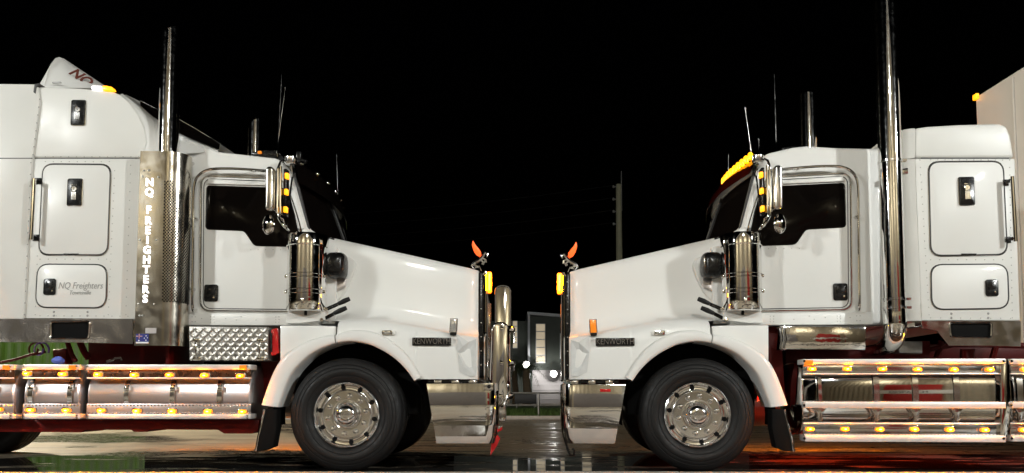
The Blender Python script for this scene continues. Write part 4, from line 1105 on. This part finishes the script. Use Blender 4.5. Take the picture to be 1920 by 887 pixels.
# rounded front corner of the sleeper
for (ya, yb, nm) in ((241, 296, 'sleeper_corner'), (297.5, 601, 'sleeper_corner')):
    rows = []
    for y in (ya, yb):
        xb = lerp(1716, 1728, (y-297)/304) if y > 297 else 1716
        row = []
        for k in range(9):
            a_ = PI/2*k/8
            u, z = P(xb, y, VS)
            row.append((u-0.17*math.sin(a_)+0.002, VS+0.008+0.17-0.17*math.cos(a_), z))
        row.append((row[-1][0], 1.0, row[-1][2]))
        rows.append(row)
    if ya == 241: rows.insert(0, [(lerp(p[0], rows[0][0][0]+.03, .15), p[1]+0.02, p[2]+0.012) for p in rows[0]])
    MB(s).grid(rows).build(nm, 'white_panel', TR)
MB(s).prism([P(x, y, .25) for x, y in ((1640, 275), (1700, 245), (1720, 245), (1740, 600), (1645, 605))], 0.27, 2*VC-0.27).build('cab_gaiter', 'white_panel', TR, bevel=0.02)
piv = rrow(P, s, 1725, 300, 1742, 590, 22, VS)+rrow(P, s, 1893, 300, 1898, 596, 22, VS)+rrow(P, s, 1745, 487, 1880, 487, 9, VS)+rrow(P, s, 1745, 596, 1895, 597, 9, VS)+rrow(P, s, 1745, 299.5, 1880, 300, 11, VS)
panel_rivets(slo, s, piv, 0.006)
a = MB(s)
for x in (1784, 1853):
    for y in (588, 596): u, z = P(x, y, VS); a.dome((u, VS, z), 0.011, 'v', 8)
a.build('body_bolts', 'grey_script', slo, kind='stuff')
d1 = locker_door(TR, s, P, ((1741, 305), (1879, 304), (1887, 477), (1745, 479)), VS)
d2 = locker_door(TR, s, P, ((1745, 497), (1887, 496), (1890, 578), (1747, 580)), VS, r=0.11)
a = MB(s); a.prism([P(x, y, VS) for x, y in ((1801, 476), (1829, 476), (1829, 479), (1801, 479))], VS-0.018, VS); a.build('door_catch', 'black_plastic', d1)
u, z = P(1811.5, 359, VS-.012); vent_plate(d1, s*u, VS-0.013, z, 0.13, 0.255, 'S', s)
u, z = P(1859, 540, VS-.012); lock_plate(d2, s*u, VS-0.013, z, 0.115, 0.155)
VH = VS-0.09
h1 = P(1898, 337, VH); h2 = P(1904, 447, VH)
a = MB(s); a.tube([(h1[0], VH, h1[1]+0.03), (h2[0], VH, h2[1]-0.03)], 0.017, 10); gh = a.build('grab_handle', 'chrome', TR)
for (h, w) in ((h1, P(1884, 343, VS)), (h2, P(1888, 450, VS))):
    a = MB(s); a.tube([(h[0], VH, h[1]), (w[0], VS-0.05, w[1]), (w[0], VS, w[1])], 0.018, 8); a.box(w[0]-0.03, w[0]+0.03, VS-0.012, VS+0.001, w[1]-0.03, w[1]+0.03)
    a.build('handle_bracket', 'black_plastic', gh, bevel=0.004)
# skirt with foot hole
V2 = VS-0.012; sk = MB(s)
for poly in (((1728, 602), (1781, 602), (1781, 632), (1785, 648), (1779, 648), (1757, 620), (1730, 616)), ((1781, 602), (1858, 602), (1858, 606), (1781, 606)), ((1781, 632), (1858, 632), (1858, 648), (1785, 648)), ((1858, 602), (1914, 602), (1914, 650), (1858, 648))):
    sk.prism([P(x, y, V2) for x, y in poly], V2, V2+0.012)
skirt = sk.build('sleeper_skirt', 'polished_alloy', TR, smooth=False)
fr_ = fillet([P(x, y, V2) for x, y in ((1780, 605), (1859, 605), (1858, 633), (1783, 632))], 0.03, 4)
fr_c = (sum(p[0] for p in fr_)/len(fr_), sum(p[1] for p in fr_)/len(fr_))
MB(s).tube([(u, V2-0.003, z) for u, z in fr_], 0.009, 6, True).build('foot_hole_trim', 'polished_alloy', skirt)
MB(s).prism([(fr_c[0]+(u-fr_c[0])*1.02, fr_c[1]+(z-fr_c[1])*1.02) for u, z in fr_], V2+0.012, V2+0.13).build('foot_hole_back', 'black_matte', skirt)
# tall stack with clamps and elbow
VX = -0.02
ut, zt = P(1666, 3, VX); ub, zb_ = P(1671, 590, VX); us = (ut+ub)/2
N = 32; rs = 0.100
st_ = stack(TR, s, us, VX, zb_, zt, rs, 0.03)
el = [(us, VX, zb_+0.02), (us, VX, P(1671, 610, VX)[1]), (us, VX+0.05, P(1671, 632, VX)[1]), (us, VX+0.18, P(1671, 643, VX)[1]), (us, 0.45, P(1671, 644, VX)[1])]
MB(s).tube(smooth_path(el, 5), rs*1.0, 24).build('stack_elbow', 'chrome', st_, ang=50)
for y in (304, 562, 578):
    a = MB(s); z = P(1671, y, VX)[1]
    a.lathe([(rs, -0.012), (rs+0.006, -0.010), (rs+0.006, 0.010), (rs, 0.012)], (us, VX, z), 'z', 28); a.box(us+rs*0.75, us+rs*0.75+0.05, VX-0.06, VX-0.03, z-0.012, z+0.012); a.build('stack_clamp', 'polished_alloy', st_)
u2 = P(1697, 324, 0.1)
MB(s).prism([P(x, y, 0.1) for x, y in ((1684, 320), (1714, 314), (1714, 328), (1700, 329), (1684, 330))], 0.05, 0.25).build('stack_bracket', 'polished_alloy', TR, bevel=0.006)
MB(s).prism([P(x, y, 0.1) for x, y in ((1684, 590), (1728, 588), (1728, 612), (1700, 615), (1684, 614))], 0.08, 0.3).build('stack_bracket', 'polished_alloy', TR, bevel=0.01)
stack(TR, s, us, 2.17, zb_, zt, rs, 0.03)
# polished box under the door
bx_ = MB(s).prism([P(x, y, .05) for x, y in ((1466, 611), (1624, 613), (1623, 656), (1466, 655))], 0.05, 0.5).build('tool_box', 'rippled_chrome', TR, bevel=0.006)
a = MB(s)
for x in (1463, 1470):
    p0, p1 = P(x, 616, .03), P(x, 654, .03); a.tube([(p0[0], .03, p0[1]), (p0[0]+.01, .02, lerp(p0[1], p1[1], .5)), (p1[0], .03, p1[1])], 0.012, 6)
a.build('box_hinge', 'polished_alloy', bx_)
# tank with three step rails
VT, ZT, RT = 0.36, P(1690, 748, 0.02)[1], 0.345
def step_right(x0, x1, lu_, ll_):
    e_ = new_empty('tank_step', TR)
    def bx(ya, yb, v0, v1, mname, nm, bev=0.004, xa=x0, xb=x1):
        (a0, z0), (a1, z1) = P(xa, yb, v0), P(xb, ya, v0)
        return MB(s).box(min(a0, a1), max(a0, a1), v0, v1, z0, z1).build(nm, mname, e_, bevel=bev)
    bx(672.5, 683, -0.07, 0.10, 'step_alloy', 'upper_rail'); bx(683.3, 702, -0.035, -0.02, 'polished_alloy', 'upper_light_panel'); bx(699.5, 702.5, -0.045, -0.03, 'step_alloy', 'upper_lip')
    bx(754, 765, -0.08, 0.08, 'step_alloy', 'middle_rail', xa=x0+4); bx(794, 817, -0.035, -0.02, 'polished_alloy', 'lower_light_panel'); bx(817, 828, -0.07, 0.1, 'step_alloy', 'lower_rail', xa=x0+4)
    bx(793, 795.2, -0.042, -0.03, 'step_alloy', 'lower_lip')
    (a0, z0), (a1, _) = P(x0+6, 815.5, -.036), P(x1, 815.5, -.036); dimples(e_, s, a0, a1, -0.036, z0)
    z0 = P(x0, 753, -.05)[1]; dimples(e_, s, a0, a1, -0.05, z0-0.004)
    for x, y in lu_+ll_:
        u, z = P(x, y, -0.045); led(e_, s*u, -0.042, z)
    a = MB(s)
    for x in (x0+2, x1-4):
        for y in (677, 760, 822): u, z = P(x, y, -.07); a.dome((u, -0.072, z), 0.013, 'v', 8)
    a.build('step_bolts', 'black_plastic', e_, kind='stuff')
    return e_
st1 = step_right(1506, 1886, [(1522, 692), (1588, 692), (1654, 692.3), (1720, 692.6), (1788, 693), (1855, 693)], [(1518, 804.5), (1584, 804.5), (1649, 805), (1714, 805), (1780, 805.5), (1846, 806)])
st2 = step_right(1895, 2030, [(1921, 693), (1985, 693)], [(1918, 806), (1984, 806)])
u, z = P(1516, 679, -.072); MB(s).box(u-0.04, u+0.04, -0.076, -0.070, z-0.03, z+0.02).build('amber_reflector', 'amber_dim', st1, bevel=0.002)
for (xa, xb, straps) in ((1503, 1868, (1537, 1643, 1716, 1793)), (1893, 2030, (1912,))):
    ua_, ub_ = P(xa, 740, 0.02)[0], P(xb, 740, 0.02)[0]
    tk = tank(TR, s, ua_, ub_, VT, ZT, RT, ex=3.4, material='chrome')
    for x in straps:
        tank_strap(tk, s, P(x, 740, 0.02)[0], VT, ZT, RT, 3.4, 0.05 if x != 1537 else 0.03)
        pp_ = [P(q, y, -0.02) for q, y in ((x-11, 766), (x+11, 766), (x+4, 775), (x+2, 792), (x-4, 792), (x-5, 775))]
        MB(s).prism(pp_, -0.04, 0.02).build('step_bracket', 'polished_alloy', tk, bevel=0.004)
u0, z0 = P(1880, 676, 0); u1, z1 = P(1890, 812, 0)
MB(s).prism(fillet([P(x, y, -.06) for x, y in ((1876, 676), (1893, 672), (1895, 760), (1890, 822), (1876, 822))], 0.03, 4), -0.06, 0.5).build('tank_end_guard', 'chrome', TR, bevel=0.008)
# red frame and fittings behind
MB(s).prism([P(x, y, 0.6) for x, y in ((1470, 655), (1640, 655), (1660, 640), (1740, 640), (1740, 690), (1470, 690))], 0.55, 0.9).build('battery_carrier', 'red_chassis', TR, bevel=0.01)
MB(s).prism([P(x, y, 0.3) for x, y in ((1436, 612), (1466, 612), (1470, 676), (1476, 760), (1460, 760), (1446, 700))], 0.33, 0.8).build('cab_mount', 'red_chassis', TR, bevel=0.01)
MB(s).prism([P(x, y, 0.4) for x, y in ((1686, 640), (1730, 640), (1730, 663), (1686, 662))], 0.40, 0.6).build('control_box', 'tread_base', TR, bevel=0.008)
a = MB(s)
for (p0, p1) in (((1740, 655), (1790, 645)), ((1790, 645), (1920, 648)), ((1805, 676), (1806, 655)), ((1860, 674), (1868, 645)), ((1756, 672), (1765, 640))):
    a.tube([(P(*p0, .6)[0], .6, P(*p0, .6)[1]), (P(*p1, .6)[0], .6, P(*p1, .6)[1])], 0.030, 8)
a.build('frame_brace', 'red_chassis', TR)
MB(s).prism([P(x, y, 0.9) for x, y in ((1740, 645), (1960, 645), (1960, 690), (1740, 690))], 0.9, 0.98).build('frame_plate', 'red_chassis', TR, bevel=0.01)
u, z = P(1817, 666, .3); a = MB(s); a.lathe([(0.045, -0.05), (0.045, 0.04), (0.055, 0.045), (0.055, 0.055), (0.0005, 0.06)], (u, .3, z), 'z', 16); a.build('filler_cap', 'red_chassis', TR)
for uu in (0.95, 1.9, 2.9, 3.9):  # red lamps added under the chassis to redden the ground
    a = MB(s); a.prism(rrect(uu-0.07, uu+0.07, 0.655, 0.70, 0.018, 4), 1.30, 1.345); o = a.build('added_red_lamp', 'red_lit', TR, bevel=0.006)
    MB(s).box(uu-0.09, uu+0.09, 1.345, 1.36, 0.64, 0.72).build('lamp_bracket', 'galvanised', o, bevel=0.004)
    ld = bpy.data.lights.new('added_red_light', 'AREA'); ld.shape = 'RECTANGLE'; ld.size = 0.14; ld.size_y = 0.05; ld.energy = 7; ld.color = (1.0, 0.06, 0.012)
    lo = bpy.data.objects.new('added_red_light', ld); COL.objects.link(lo); lo.parent = o; lo.location = (s*uu, 1.32, 0.645)
# bumper and tow hook
zt, zb_, zk = P(1110, 720, 0)[1], P(1110, 832, 0)[1], P(1110, 803, 0)[1]
bp_ = bumper(TR, s, P(1173, 720, 0)[0], P(1154, 830, 0)[0], P(1051, 760, 0.1)[0], zt, zb_, zk)
u, z = P(1136, 732, 0); MB(s).box(u-0.055, u+0.045, -0.008, 0.01, z-0.014, z+0.014).build('bumper_slot', 'red_lens', bp_, bevel=0.003)
pts = [P(x, y, .3) for x, y in ((1060, 826), (1064, 840), (1068, 850), (1075, 850), (1076, 842), (1072, 838))]
MB(s).tube([(u, .1, z) for u, z in pts], 0.011, 7).build('tow_hook', 'black_plastic', TR)
visor(TR, s, 'visor_reflect_red', 0.03)
# amber light bar over the windscreen
for i in range(9):
    t = i/8; v = lerp(0.24, 1.08, t)
    bl = min(1, 1.1*math.sin(v/(2*VC)*PI)); uu = lerp(nt_[0]-0.02, nt_[0]-0.13, bl)
    a = MB(s); a.lathe([(0.026, 0.0), (0.027, 0.03), (0.024, 0.055), (0.012, 0.07), (0.0005, 0.072)], (uu+0.02, v, nt_[1]+0.125), 'z', 14); a.build('roof_lamp', 'amber_bright', TR)
a = MB(s); a.prism([P(x, y, .5) for x, y in ((1466, 277), (1494, 273), (1494, 290), (1466, 290))], .5, .62); a.tube([(P(1458, 290, .55)[0], .55, P(1458, 290, .55)[1]), (P(1470, 283, .55)[0], .55, P(1470, 283, .55)[1])], 0.02, 8); a.build('roof_camera', 'black_plastic', TR, bevel=.006)
antenna(TR, P, s, (1456, 284), (1452, 140), 0.45, 0.006); antenna(TR, P, s, (1410, 292), (1397, 202), 1.0); antenna(TR, P, s, (1365, 350), (1366, 290), 2.0); antenna(TR, P, s, (1424, 290), (1422.5, 260), 0.6, 0.009)

def far_side(T, s, u0, u1, zc, r, n_):
    """the same tank, rails and lights on the far side of the truck"""
    tk = tank(T, s, u0, u1, 2*VC-0.33, zc, r, material='brushed_alloy')
    for zz, nm in ((zc+r*0.85, 'upper_rail'), (zc-r*0.85, 'lower_rail')):
        rl_ = MB(s).box(u0, u1, 2*VC-0.08, 2*VC+0.06, zz-0.025, zz+0.025).build(nm, 'step_alloy', tk, bevel=0.004)
    for i in range(n_):
        u = lerp(u0+0.12, u1-0.12, i/(n_-1))
        for zz in (zc+r*0.85-0.06, zc-r*0.85+0.06):
            o = led(tk, s*u, 2*VC+0.04, zz); o.rotation_euler = (0, 0, PI)

# ================================================================== trailer behind the right truck
far_side(TL, -1, PL(470, 740, 0)[0], PL(160, 740, 0)[0], PL(320, 742, 0.02)[1], 0.285, 5)
far_side(TR, 1, PR(1506, 740, 0)[0], PR(1880, 740, 0)[0], PR(1690, 748, 0.02)[1], 0.345, 6)
pf = at(1829, 182, 2.6); X0 = pf.x
tt = tag(new_empty('box_trailer', None, (X0+0.15, 1.3, 0)), 'pale pinkish box trailer behind the flat sleeper truck, amber lamp at its top corner', 'trailer')
def tbox(name, m_, x0, x1, y0, y1, z0, z1, bev, par=tt):
    return MB().box(x0-(X0+.15), x1-(X0+.15), y0-1.3, y1-1.3, z0, z1).build(name, m_, par, bevel=bev, seg=3)
tbox('front_wall', 'trailer_white', X0, X0+0.06, 0.16, 2.6, 1.25, pf.z, 0.02)
tbox('box_body', 'trailer_white', X0+0.062, X0+9, 0.10, 2.66, 1.25, pf.z+0.03, 0.03)
for k in range(3): tbox('front_rib', 'trailer_white', X0-0.02, X0-0.0005, 0.75+k*0.55, 0.79+k*0.55, 1.3, pf.z-0.05, 0.006)
tbox('trailer_frame', 'red_chassis', X0+0.3, X0+9, 0.8, 2.0, 0.95, 1.248, 0.02)
o = tbox('corner_lamp', 'amber_hot', X0-0.04, X0-0.001, 2.52, 2.6, pf.z-0.05, pf.z+0.02, 0.006)

# ================================================================== what stands beyond
# corrugated green fence on the left
YF = 11.0; xa, xb = at(-700, 700, YF).x, at(276, 700, YF).x
gf = tag(new_empty('sheet_metal_fence', None, ((xa+xb)/2, YF, 0)), 'green corrugated sheet fence behind the left truck', 'fence')
nsh = 9; wsh = (xb-xa)/nsh
for k in range(nsh):
    rows = []; N = 24
    for i in range(N+1):
        x = xa+k*wsh+wsh*i/N-(xa+xb)/2; ph = (i % 4)/4
        y = -0.03 if (i % 4) in (1, 2) else 0.0
        rows.append([(x, y+0.002*(k % 2), 0.02), (x, y+0.002*(k % 2), 2.6)])
    MB().grid(rows).build('sheet', 'green_sheet', gf, smooth=False)
MB().box(xa-(xa+xb)/2, xb-(xa+xb)/2, -0.05, 0.06, 2.6, 2.66).build('top_rail', 'green_sheet', gf, bevel=0.01)
# verge, kerb and railing seen between the trucks
YR = 13.0
kb = MB(); kb.box(-60, 60, YR, YR+0.3, 0.0, 0.10); struct(kb.build('kerb', 'concrete', bevel=0.02))
vg = MB(); vg.box(-60, 60, YR+0.3, 34, 0.0, 0.07); struct(vg.build('verge', 'grass', smooth=False))
gm = MB()
for i in range(9000):
    x = random.uniform(-3, 7); y = YR+0.32+random.random()**1.5*9; h = random.uniform(0.04, 0.13); a_ = random.random()*PI
    dx, dy = 0.012*math.cos(a_), 0.012*math.sin(a_); lx, ly = random.uniform(-.05, .05), random.uniform(-.05, .05)
    gm.add([(x-dx, y-dy, 0.068), (x+dx, y+dy, 0.068), (x+lx, y+ly, 0.07+h)], [(0, 1, 2)])
tag(gm.build('grass_blades', 'grass', smooth=False), 'short green grass on the verge between the trucks', 'grass', kind='stuff')
YL = 13.9
rl = tag(new_empty('pipe_railing', None, (1.2, YL, 0)), 'galvanised pipe railing at the edge of the grass between the trucks', 'railing')
zt_r = at(1000, 737, YL).z; zm_r = at(1000, 760, YL).z
for nm, zz in (('top_rail', zt_r), ('middle_rail', zm_r)): MB().tube([(-14, 0, zz), (14, 0, zz)], 0.026, 8).build(nm, 'galvanised', rl)
for i in range(-6, 7):
    xp = at(1010, 760, YL).x-1.2+i*2.1
    MB().tube([(xp, 0, 0.0), (xp, 0, zt_r)], 0.028, 8).build('post', 'galvanised', rl)
# two-storey building
YB = 40.0
def bpt(px, py, y=YB): return at(px, py, y)
cx_, cz_ = bpt(993, 586).x, bpt(993, 586).z
bl = tag(new_empty('building', None, (cx_, YB, 0)), 'dark two storey building with lit narrow windows beyond the railing', 'building')
xr_ = bpt(1400, 600).x
def bq(x0, y0, x1, y1, dy0, dy1, name, m_, par=bl, bev=0.02):
    p, q = bpt(x0, y1), bpt(x1, y0)
    return MB().box(p.x-cx_, q.x-cx_, dy0, dy1, max(p.z, 0), q.z).build(name, m_, par, bevel=bev)
bq(992, 593, 1400, 775, 0, 10, 'wall', 'shed_dark')
bq(850, 600, 991.6, 775, 0.6, 10, 'wall', 'shed_dark')
MB().add([(-0.15, -0.35, cz_+0.02), (14, -0.35, cz_-1.05), (14, 10, cz_-1.05), (-0.15, 10, cz_+0.02), (-0.15, -0.35, cz_-0.14), (14, -0.35, cz_-1.2), (14, 10, cz_-1.2), (-0.15, 10, cz_-0.14)],
    [(0, 1, 2, 3), (4, 7, 6, 5), (0, 4, 5, 1), (1, 5, 6, 2), (2, 6, 7, 3), (3, 7, 4, 0)]).build('roof', 'shed_pale', bl)
MB().box(-0.12, 0.02, -0.2, 0.0, 0, cz_-0.15).build('downpipe', 'shed_pale', bl)
for (x0, x1, y0, y1) in ((1004.5, 1022.5, 607, 681), (1050, 1058, 625, 673), (961, 970.5, 600, 652), (1090, 1108, 612, 681)):
    wv = bq(x0, y0, x1, y1, -0.06 if x0 > 992 else 0.54, 0.01 if x0 > 992 else 0.61, 'window', 'shed_pale')
    npan = 5
    for k in range(npan):
        ya = lerp(y0, y1, k/npan)+1; yb_ = lerp(y0, y1, (k+1)/npan)-1
        p, q = bpt(x0+1, yb_), bpt(x1-1, ya)
        d_ = 0 if x0 > 992 else 0.6
        MB().box(p.x-cx_, q.x-cx_, -0.09+d_, -0.05+d_, p.z, q.z).build('pane', 'window_warm', wv, smooth=False)
rd = bq(998, 694, 1056, 775, -0.10, 0.0, 'roller_door', 'shed_grey')
for k in range(9):
    zz = lerp(bpt(1000, 775).z+0.3, bpt(1000, 697).z, k/8)
    if zz > 0: MB().box(bpt(999, 700).x-cx_, bpt(1055, 700).x-cx_, -0.115, -0.10, zz, zz+0.05).build('slat', 'shed_grey', rd)
for (px, py) in ((987, 684), (1038, 701)):
    p = bpt(px, py, YB-0.6)
    fl_ = new_empty('wall_light', bl)
    x = p.x-cx_
    MB().lathe([(0.13, -0.62), (0.13, -0.70), (0.09, -0.76), (0.0005, -0.78)], (x, 0, p.z), 'v', 20).build('lamp_glass', 'lamp_lit', fl_)
    MB().lathe([(0.0005, -0.50), (0.15, -0.50), (0.22, -0.62), (0.22, -0.66)], (x, 0, p.z), 'v', 20).build('lamp_body', 'galvanised', fl_, bevel=0.02)
    MB().tube([(x, -0.5, p.z), (x, 0.0, p.z-0.05)], 0.03, 6).build('lamp_arm', 'galvanised', fl_)
    ld = bpy.data.lights.new('wall_light_lamp', 'AREA'); ld.shape = 'DISK'; ld.size = 0.3; ld.energy = 110; ld.color = (1, 0.97, 0.92)
    lo = bpy.data.objects.new('wall_light_lamp', ld); COL.objects.link(lo); lo.parent = fl_
    lo.location = (x, -0.82, p.z); lo.rotation_euler = (math.radians(70), 0, 0)
# dark notice board in front of the building and a small palm
YD = 24.0
p, q = at(965, 757, YD), at(1006, 739, YD)
nb_ = tag(new_empty('notice_board', None, ((p.x+q.x)/2, YD, 0)), 'low dark board standing behind the railing', 'board')
w2 = (q.x-p.x)/2
MB().box(-w2, w2, 0, 0.06, p.z, q.z).build('panel', 'sign_black', nb_, bevel=0.01)
for sgn in (-1, 1): MB().tube([(sgn*w2*0.8, 0.08, 0), (sgn*w2*0.8, 0.08, q.z-0.02)], 0.03, 8).build('post', 'galvanised', nb_)
def palm(px, py, Y, h, name_label, nfr=22, trunk=0.11, seed=1):
    rnd = random.Random(seed); p = at(px, py, Y)
    t = tag(new_empty('palm', None, (p.x, Y, 0)), name_label, 'palm')
    path = [(0.03*math.sin(i), 0, h*i/6) for i in range(7)]
    MB().tube(path, [trunk*(1.25-0.4*i/6) for i in range(7)], 10).build('trunk', 'bark', t)
    for k in range(nfr):
        a_ = k*2.4; el = rnd.uniform(-0.2, 1.1); ln = rnd.uniform(0.8, 1.3)*h*0.6
        b_ = MB(); prev = Vector((0, 0, h)); d = Vector((math.cos(a_)*math.cos(el), math.sin(a_)*math.cos(el), math.sin(el)))
        side = Vector((-math.sin(a_), math.cos(a_), 0))
        for i in range(9):
            nx_ = prev+d*ln/9; d = (d+Vector((0, 0, -0.16))).normalized()
            for sg in (-1, 1):
                tip = prev+side*sg*ln*0.26*(1-i/11)+d*ln*0.16+Vector((0, 0, -0.05*ln))
                b_.add([tuple(prev), tuple(prev+d*0.05), tuple(tip)], [(0, 1, 2)])
            b_.add([tuple(prev+side*.008), tuple(prev-side*.008), tuple(nx_)], [(0, 1, 2)])
            prev = nx_
        b_.build('frond', 'palm_leaf', t, smooth=False)
palm(988, 760, 31, 1.9, 'small palm in front of the building beside the roller door', 26, 0.20, 3)
palm(966, 760, 33, 2.0, 'palm half hidden behind the bull bar', 26, 0.16, 5)
# power pole with insulators and wires
YP = 37.0
pt_ = at(1160, 346, YP)
pl = tag(new_empty('power_pole', None, (pt_.x, YP, 0)), 'tall timber power pole rising behind the right truck bonnet', 'power pole')
MB().tube([(0, 0, 0), (0, 0, pt_.z)], [0.22, 0.17], 12).build('pole', 'timber_pole', pl)
zt_ = at(1166, 322, YP).z
MB().tube([(0.16, -0.05, pt_.z-1.6), (0.16, -0.05, zt_)], 0.035, 8).build('pole_top_pin', 'galvanised', pl)
for k in range(4):
    zz = pt_.z-0.15-k*0.75
    b_ = MB(); b_.tube([(-0.32, -0.05, zz), (0.0, -0.05, zz)], 0.035, 8); b_.lathe([(0.03, -0.08), (0.07, -0.05), (0.07, 0.05), (0.03, 0.09)], (-0.32, -0.05, zz), 'z', 12); b_.build('insulator', 'galvanised', pl)
for k in range(4):
    zz = pt_.z-0.06-k*0.75; pts = []
    for i in range(21):
        t = i/20; pts.append((-0.32-34*t, -0.05+6*t, zz-1.6*4*t*(1-t)*0.5-0.4*t))
    MB().tube(pts, 0.004, 5).build('wire', 'sign_black', pl)

# ================================================================== behind the photographer: shed and floodlight masts that light the yard
sh = tag(new_empty('dispatch_shed', None, (0, -17, 0)), 'brown corrugated despatch shed seen mirrored in the polished tank', 'building')
rows = []
for i in range(145):
    x = -18+i*0.25; y = 0.0 if i % 2 else -0.05
    rows.append([(x, y, 0), (x, y, 12.3-abs(x)*0.24)])
MB().grid(rows).build('wall', 'brown_sheet', sh, smooth=False)
for sg in (-1, 1):
    MB().add([(0, 0.6, 12.65), (sg*18.6, 0.6, 8.2), (sg*18.6, -20, 8.2), (0, -20, 12.65), (0, 0.6, 12.45), (sg*18.6, 0.6, 8.0), (sg*18.6, -20, 8.0), (0, -20, 12.45)],
        [(0, 1, 2, 3), (4, 7, 6, 5), (0, 4, 5, 1), (1, 5, 6, 2), (2, 6, 7, 3), (3, 7, 4, 0)]).build('roof', 'shed_pale', sh)
for k in range(3):
    MB().box(-14.5+k*10.5, (-7.5, -0.5, 11.0)[k]+(3.5 if k == 1 else 0), 0.06, 0.14, 0, 4.6).build('roller_door', 'reflected_red' if k == 2 else 'shed_grey', sh, bevel=0.01)  # red door added in place of an unseen red vehicle, for its reflection
sg_ = MB().box(5.5, 12, 0.16, 0.24, 1.55, 2.25).build('sign_band', 'sign_white', sh, bevel=0.01)
me = text_mesh('DESPATCH', 0.62, 0.01)
for q in me.vertices: q.co = Vector((-q.co.x, q.co.z, q.co.y))
me.materials.clear(); me.materials.append(MATS['sign_black'])
o = bpy.data.objects.new('sign_letters', me); COL.objects.link(o); o.location = (9, 0.26, 1.86); o.parent = sg_
for x in (-12, -4, 4, 12):  # unseen lamps added to brighten the wall that the chrome mirrors
    wl = new_empty('wall_light', sh, (x, 0, 7.0))
    MB().tube([(0, 0, 0.1), (0, 1.3, 0.25), (0, 1.5, 0.1)], 0.04, 8).build('arm', 'galvanised', wl)
    MB().lathe([(0.20, -0.16), (0.2, -0.10), (0.08, -0.06), (0.0005, -0.05)], (0, 1.5, 0), 'z', 20).build('shade', 'galvanised', wl)
    ld = bpy.data.lights.new('added_wall_lamp', 'AREA'); ld.shape = 'DISK'; ld.size = 0.36; ld.energy = 330; ld.color = (1.0, 0.93, 0.76)
    lo = bpy.data.objects.new('added_wall_lamp', ld); COL.objects.link(lo); lo.parent = wl; lo.location = (0, 1.5, -0.03); lo.rotation_euler = (math.radians(-92), 0, 0)
for k, (x, y, z, wts, colr_) in enumerate(FLOODS):
    fm = tag(new_empty('floodlight_mast', None, (x, y, 0)), ['floodlight mast lighting the left truck', 'floodlight mast lighting the right truck', 'floodlight mast lighting the gap between the trucks', 'floodlight mast standing by the green fence behind the left truck'][k], 'floodlight', 'yard floodlights')
    MB().tube([(0, 0, 0), (0, 0, z-0.3)], [0.11, 0.07], 12).build('mast', 'galvanised', fm)
    tgt = Vector(((x*0.18, 0.8, 1.4), (x*0.18, 0.8, 1.4), (0.0, 0.8, 1.4), (-6.0, 4.5, 0.0))[k]); d = (tgt-Vector((x, y, z))).normalized()
    rq = d.to_track_quat('-Z', 'Y')
    hd = MB().prism(rrect(-0.38, 0.38, -0.3, 0.3, 0.05), -0.08, 0.08).build('lamp_head', 'galvanised', fm, bevel=0.02)
    for vtx in hd.data.vertices: vtx.co = Vector((vtx.co.x, vtx.co.z, vtx.co.y+0.09))
    hd.location = (0, 0, z); hd.rotation_mode = 'QUATERNION'; hd.rotation_quaternion = rq
    gl = MB().prism(rrect(-0.33, 0.33, -0.25, 0.25, 0.03), -0.005, 0.005).build('lamp_glass', 'flood_glass', hd)
    for vtx in gl.data.vertices: vtx.co = Vector((vtx.co.x, vtx.co.z, vtx.co.y))
    ld = bpy.data.lights.new('flood_lamp', 'AREA'); ld.shape = 'RECTANGLE'; ld.size = 0.62; ld.size_y = 0.46; ld.energy = wts; ld.color = colr_
    lo = bpy.data.objects.new('flood_lamp', ld); COL.objects.link(lo); lo.parent = hd; lo.location = (0, 0, -0.03)
